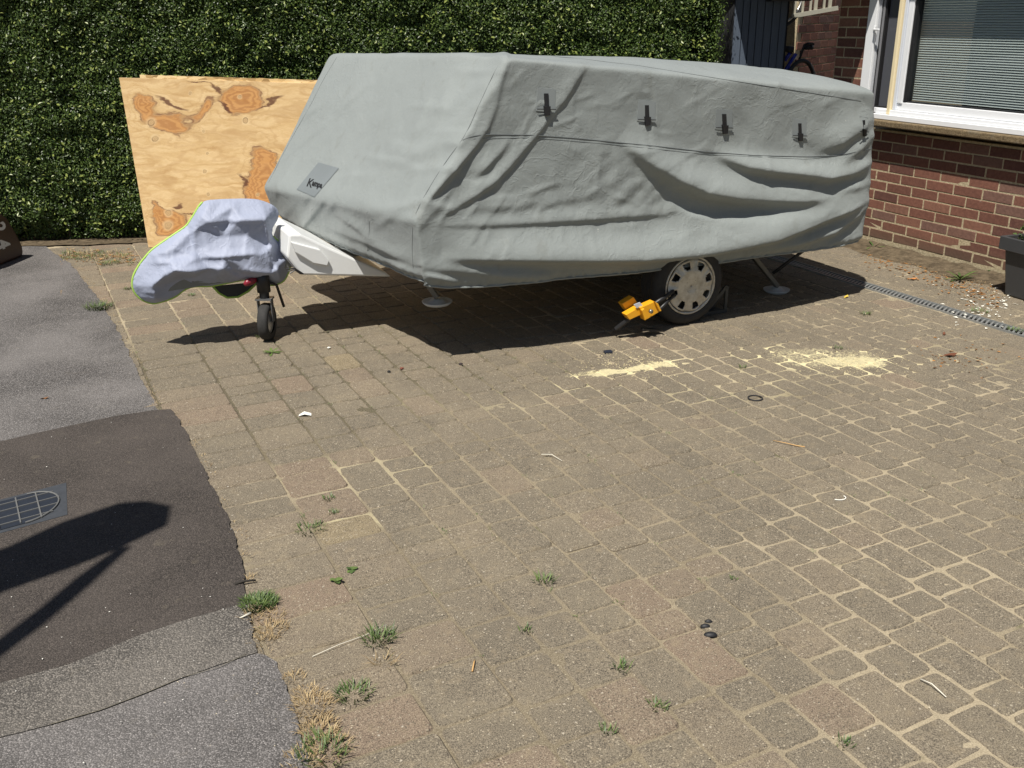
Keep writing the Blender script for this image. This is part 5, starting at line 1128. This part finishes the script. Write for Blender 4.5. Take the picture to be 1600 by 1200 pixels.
for k in range(60):
    q = edge[int(rng.integers(3, len(edge)-3))]; lst.append((blades(None, 12, .022, .05, 400+k, .0008, .9), (q[0]+.015, q[1]+.01, .002)))
merge(lst, 'dry_grass', M['dry'], label='straw coloured dry grass along the edge between tarmac and paving', cat='dry grass', kind='stuff')
lst = []
for k in range(210):
    a = rng.random(); q = (95+a*115, 398+rng.normal(0, 5)+a*6); lst.append((blades(None, int(rng.integers(5, 16)), .05*rng.uniform(.4, 1.2), .06, 700+k, .0014, .8), g(*q)))
for k in range(120):
    x = rng.uniform(1345, 1560); y = 385+(x-1345)*.33+rng.normal(0, 7); lst.append((blades(None, 7, .04*rng.uniform(.4, 1.2), .07, 1000+k, .0011, .9), g(x, y)))
merge(lst[:130]+lst[210:], 'verge_dry_growth', M['dry'], label='dry brown stalks and litter under the hedge and along the wall foot', cat='dry growth', kind='stuff')
merge(lst[130:210], 'verge_green_growth', M['weed'], label='low green growth at the hedge foot beside the footpath', cat='ground cover', kind='stuff')
lst = []
# tiny moss and grit in joints
jl = []
for k in range(330):
    s_, c_ = rng.uniform(-3.2, 2.6), float(rng.choice(rows[1:18])); P = drv(s_, c_)
    if behind_hedge(P): continue
    jl.append((blades(None, int(rng.integers(4, 12)), .014*rng.uniform(.5, 1.5), .035, 2000+k, .0009, .9), (P[0], P[1], -.002)))
merge(jl, 'joint_moss', M['weed'], label='tiny moss and grass growing in the paving joints', cat='moss', kind='stuff')
# soil bank at the foot of the wall
V = []; F = []; n_, m_ = 70, 14
for j in range(m_+1):
    for i in range(n_+1):
        s_ = -2.9+4.2*i/n_; w_ = j/m_; wid_ = .30+.08*mnoise.noise(Vector((s_*3, 0, 0))); c_ = -.02-wid_*w_; hgt = .03*(1-w_)**1.2*(1+.8*mnoise.noise(Vector((s_*8, c_*8, 0))))-.006*(w_ > .93)+.002
        V.append(drv(s_, c_, hgt+.008*mnoise.noise(Vector((s_*30, c_*30, 4)))*(1-w_)))
for j in range(m_):
    for i in range(n_): a = j*(n_+1)+i; F.append((a, a+1, a+n_+2, a+n_+1))
link('soil_bank', mesh('soil_bank', V, F, True), M['soil'], kind='structure')
def flakes(n, fn_, size, mat, name, lab, cat, seed=0, kind='stuff', flat=.4):
    r = np.random.default_rng(seed); V = []; F = []
    for k in range(n):
        P = fn_(r); a = r.uniform(0, 6.28); L_ = size*r.uniform(.5, 1.4); W_ = L_*r.uniform(.3, .7); n0_ = len(V); up_ = r.uniform(0, flat)*L_
        for (x, y, z) in ((-L_, 0, 0), (0, -W_, up_), (L_, 0, .2*up_), (0, W_, up_*.6)): V.append((P[0]+x*math.cos(a)-y*math.sin(a), P[1]+x*math.sin(a)+y*math.cos(a), .003+z+P[2]))
        F.append((n0_, n0_+1, n0_+2, n0_+3))
    me = mesh(name, V, F); at_ = me.attributes.new('rnd', 'FLOAT', 'FACE'); at_.data.foreach_set('value', r.random(n)); return link(name, me, mat, label=lab, cat=cat, kind=kind)
pw_ = plain('petal_white', (.78, .76, .66), .6); M['litter'] = mat_green('leaf_litter', (.10, .05, .02), (.42, .20, .06), .8)
flakes(110, lambda r: g(1545+r.normal(0, 32), 478+r.normal(0, 17)), .013, pw_, 'fallen_petals', 'white petals scattered around the planter foot and drain', 'petals', 1)
flakes(420, lambda r: (lambda x: g(x, 392+(x-1345)*.36+r.normal(0, 10)))(r.uniform(1345, 1560)), .013, M['litter'], 'leaf_litter', 'brown and orange leaf litter lying along the foot of the brick wall', 'leaf litter', 2)
flakes(90, lambda r: g(95+r.random()*120, 402+r.normal(0, 5)), .016, M['litter'], 'hedge_litter', 'dead leaves under the hedge beside the footpath end', 'leaf litter', 3)
flakes(60, lambda r: g(1500+r.normal(0, 45), 560+r.normal(0, 12)), .010, M['litter'], 'paving_litter', 'small brown leaf scraps on the paving at the right', 'leaf litter', 4)
flakes(700, lambda r: g(r.choice([1290, 1345, 975, 985])+r.normal(0, 38), r.choice([562, 566, 580])+r.normal(0, 8)), .004, plain('shavings', (.72, .62, .36), .8), 'sawdust', 'pale yellow sawdust spilled on the paving in front of the wheel', 'sawdust', 5, flat=.6)
flakes(900, lambda r: g(r.uniform(250, 1600), 1200-680*r.random()**.7), .0028, plain('grit_pale', (.50, .44, .33), .8), 'grit', 'loose pale grit over the paving', 'grit', 6, flat=.8)
flakes(70, lambda r: g(r.uniform(0, 400), r.uniform(650, 1200), .008), .0026, plain('grit_white', (.7, .68, .62), .7), 'path_grit', 'white grit specks on the footpath', 'grit', 8, flat=.8)
# counted small items
P = g(950, 552); mb = MB(); mb.box((0, 0, .008), (.045, .03, .015), rz=.3); mb.build('plastic_scrap', plain('navy_plastic', (.02, .025, .04), .4), None, bevel=.003, loc=(P[0], P[1], 0), label='small dark blue plastic block lying on the paving below the trailer side', cat='scrap')
P = g(1180, 623); mb = MB(); mb.tube([(.034*math.cos(a), .034*math.sin(a), .004) for a in np.linspace(0, 2*math.pi, 28, endpoint=False)], .0035, 6, True); mb.build('rubber_ring', M['rubber'], None, True, loc=(P[0], P[1], 0), label='thin black rubber ring lying on the paving right of centre', cat='ring')
def stick(pts, r0, r1, mat, lab, nm='twig', cat='twig'):
    P = [g(*q) for q in pts]; o0 = P[0]; mb = MB(); mb.tube([(p[0]-o0[0], p[1]-o0[1], .004+r0+.006*(k % 2)) for k, p in enumerate(P)], list(np.linspace(r0, r1, len(P))), 6); mb.build(nm, mat, None, True, loc=(o0[0], o0[1], 0), label=lab, cat=cat)
stick([(1208, 690), (1228, 696), (1244, 698), (1257, 702)], .0015, .003, plain('split_wood', (.50, .30, .12), .7), 'thin pale broken twig lying on the middle right paving')
stick([(368, 916), (382, 914), (400, 910)], .005, .003, plain('dark_bark', (.03, .025, .02), .9), 'short dark stick on the right edge of the dark tarmac patch')
stick([(1438, 1064), (1455, 1074), (1478, 1092)], .002, .0015, plain('pale_straw', (.70, .66, .55), .8), 'pale straw stalk lying at the bottom right', 'straw', 'straw')
stick([(488, 1028), (530, 1012), (570, 995), (605, 980)], .0010, .0008, bpy.data.materials['pale_straw'], 'long bent dry stem beside the dark weed tuft', 'straw', 'straw')
stick([(738, 1052), (741, 1040), (742, 1034)], .0028, .0016, bpy.data.materials['split_wood'], 'short orange twig fragment in the lower middle paving', 'twig', 'twig')
stick([(846, 712), (862, 714), (878, 722)], .002, .001, bpy.data.materials['pale_straw'], 'curved pale straw in the centre of the paving', 'straw', 'straw')
stick([(392, 962), (375, 972)], .005, .001, bpy.data.materials['pale_straw'], 'dry pointed leaf lying beside the grass clump', 'dry_leaf', 'leaf')
lm = plain('dead_leaf', (.13, .045, .02), .7)
def leafobj(px, py, s_, mat, lab, rz):
    P = g(px, py); V = [(-s_, 0, .004), (-.4*s_, -.35*s_, .012), (.3*s_, -.4*s_, .006), (s_, 0, .014), (.35*s_, .38*s_, .008), (-.4*s_, .33*s_, .005), (0, 0, .004)]
    link('fallen_leaf', mesh('fallen_leaf', V, [(6, 0, 1), (6, 1, 2), (6, 2, 3), (6, 3, 4), (6, 4, 5), (6, 5, 0)]), mat, loc=(P[0], P[1], 0), rz=rz, label=lab, cat='leaf', group='fallen leaves')
leafobj(1484, 556, .05, lm, 'dark brown curled leaf on the paving below the drain', .3); leafobj(1322, 465, .03, plain('yellow_leaf', (.60, .42, .06), .6), 'yellow leaf near the shadow corner of the trailer', .9)
leafobj(70, 624, .022, plain('russet_leaf', (.20, .09, .03), .7), 'small russet leaf alone on the upper footpath', .2); leafobj(1475, 523, .022, lm, 'tiny red-brown leaf touching the drain edge', 1.2); leafobj(1425, 437, .04, plain('orange_leaf', (.48, .20, .06), .7), 'orange curled leaf in the litter at the wall foot', .2)
drm = plain('black_droppings', (.012, .012, .013), .6)
for (px, py, s_, lab) in ((1110, 992, .021, 'lowest and largest of three black droppings on the near right paving'), (1102, 979, .016, 'middle one of three black droppings on the near right paving'), (1107, 972, .013, 'topmost of three black droppings on the near right paving')):
    P = g(px, py); mb = MB(); mb.lathe([(s_*(1+.1*math.sin(k)), 0) if 0 else (s_*f_, z_) for k, (f_, z_) in enumerate([(1, 0), (.9, .004), (.5, .008), (.03, .009)])], 10, Matrix.Diagonal((1, .55, 1, 1))); mb.build('dropping', drm, None, True, loc=(P[0], P[1], 0), label=lab, cat='dropping', group='black droppings')
P = g(477, 650); mb = MB(); mb.add([(-.03, -.008, .003), (0, -.014, .014), (.03, -.006, .004), (.026, .012, .010), (-.006, .014, .018), (-.03, .01, .004)], [(0, 1, 4, 5), (1, 2, 3, 4)]); mb.build('paper_scrap', plain('paper_white', (.80, .78, .70), .7), None, loc=(P[0], P[1], 0), label='crumpled white paper scrap on the left paving below the jockey wheel', cat='litter')
P = g(1309, 778); mb = MB(); mb.tube([(.03*math.cos(a), .022*math.sin(a), .003) for a in np.linspace(-2.2, .5, 9)], .002, 5); mb.build('string_curl', bpy.data.materials['paper_white'], None, loc=(P[0], P[1], 0), label='tiny curl of white string on the right paving', cat='string')
for (x, y, c_, lab) in ((628, 577, (.16, .05, .03), 'small reddish pebble in front of the trailer shadow'), (608, 582, (.012, .012, .012), 'small black pebble beside the reddish pebble'), (720, 570, (.03, .02, .02), 'dark pebble below the front corner of the trailer shadow'), (514, 545, (.7, .68, .6), 'white pebble near the yellow block behind the jockey wheel')):
    P = g(x, y); bm = bmesh.new(); bmesh.ops.create_icosphere(bm, subdivisions=1, radius=.011)
    for v in bm.verts: v.co = Vector((v.co.x*random.uniform(.8, 1.3), v.co.y*random.uniform(.8, 1.2), v.co.z*.6+.006))
    me = bpy.data.meshes.new('pebble'); bm.to_mesh(me); bm.free(); link('pebble', me, plain('pebble_tone', c_, .8), None, loc=(P[0], P[1], 0), label=lab, cat='pebble', group='loose pebbles')

# ---------------------------------------------------------------- made-up timber bracket out of frame at the left, shaped to throw the footpath shadow
br = empty('shadow_caster', (-4.6, .6, 0), label='unseen timber shadow caster with arm and strut, shaped to shade the footpath', cat='post'); wood = plain('weathered_timber', (.16, .13, .10), .8)
HB = 3.1; b0 = np.array([-4.6, .6, 0])
def lift_(px, py, h_): P = g(px, py); return P-np.array(SUN_T)*h_-b0 if True else P
pp = [(262, 797), (256, 826), (190, 858), (125, 885), (0, 930), (-400, 1090), (-400, 985), (0, 863), (90, 822), (180, 792), (225, 789)]
mb = MB(); a = [lift_(x, y, HB) for x, y in pp]; mb.prism([(p[0], p[1]) for p in a], HB, HB+.05); mb.build('caster_arm', wood, br)
pp = [(180, 862), (120, 905), (60, 955), (0, 1000), (-200, 1160), (-200, 1190), (0, 1030), (60, 985), (130, 925), (200, 860)]
mb = MB(); a = [lift_(x, y, HB-.08) for x, y in pp]; mb.prism([(p[0], p[1]) for p in a], HB-.08, HB-.03); mb.build('strut', wood, br)
ap = lift_(-400, 1040, HB); mb = MB(); mb.box((float(ap[0]), float(ap[1]), HB/2), (.14, .14, HB)); mb.build('post', wood, br, bevel=.01)
tree = empty('garden_tree', (4.9, 3.3, 0), label='garden tree right of the driveway whose branches shade the window', cat='tree'); bark = plain('tree_bark', (.09, .07, .05), .9)
mb = MB(); mb.tube([(0, 0, 0), (.05, .05, 1.6), (-.05, .1, 3.0), (-.3, .4, 4.2)], [.13, .11, .09, .06], 12); mb.build('trunk', bark, tree, True)
r_ = np.random.default_rng(21); LP_ = []
for k in range(9):
    a = np.array([-.15, .2, 3.2+.13*k]); e = np.array([-1.9+r_.uniform(-.5, .9), 1.5+r_.uniform(-.6, .8), 3.7+r_.uniform(-.2, 1.1)]); m_ = (a+e)/2+np.array([0, 0, .25]); q = [a, m_, e]
    mb = MB(); mb.tube([tuple(v) for v in q], [.035, .022, .007], 7); mb.build('branch', bark, tree, True)
    for j in range(95): t = r_.uniform(.35, 1.05); LP_.append((1-t)**2*a+2*t*(1-t)*m_+t*t*e+r_.normal(0, .09, 3))
LP_ = np.array(LP_); link('crown', leaves(LP_, np.tile([0, 0, 1.], (len(LP_), 1)), .07, 8), M['leaf'], tree, kind='stuff')
print('bricks', nb, nb2, 'pavers', len(pavers))
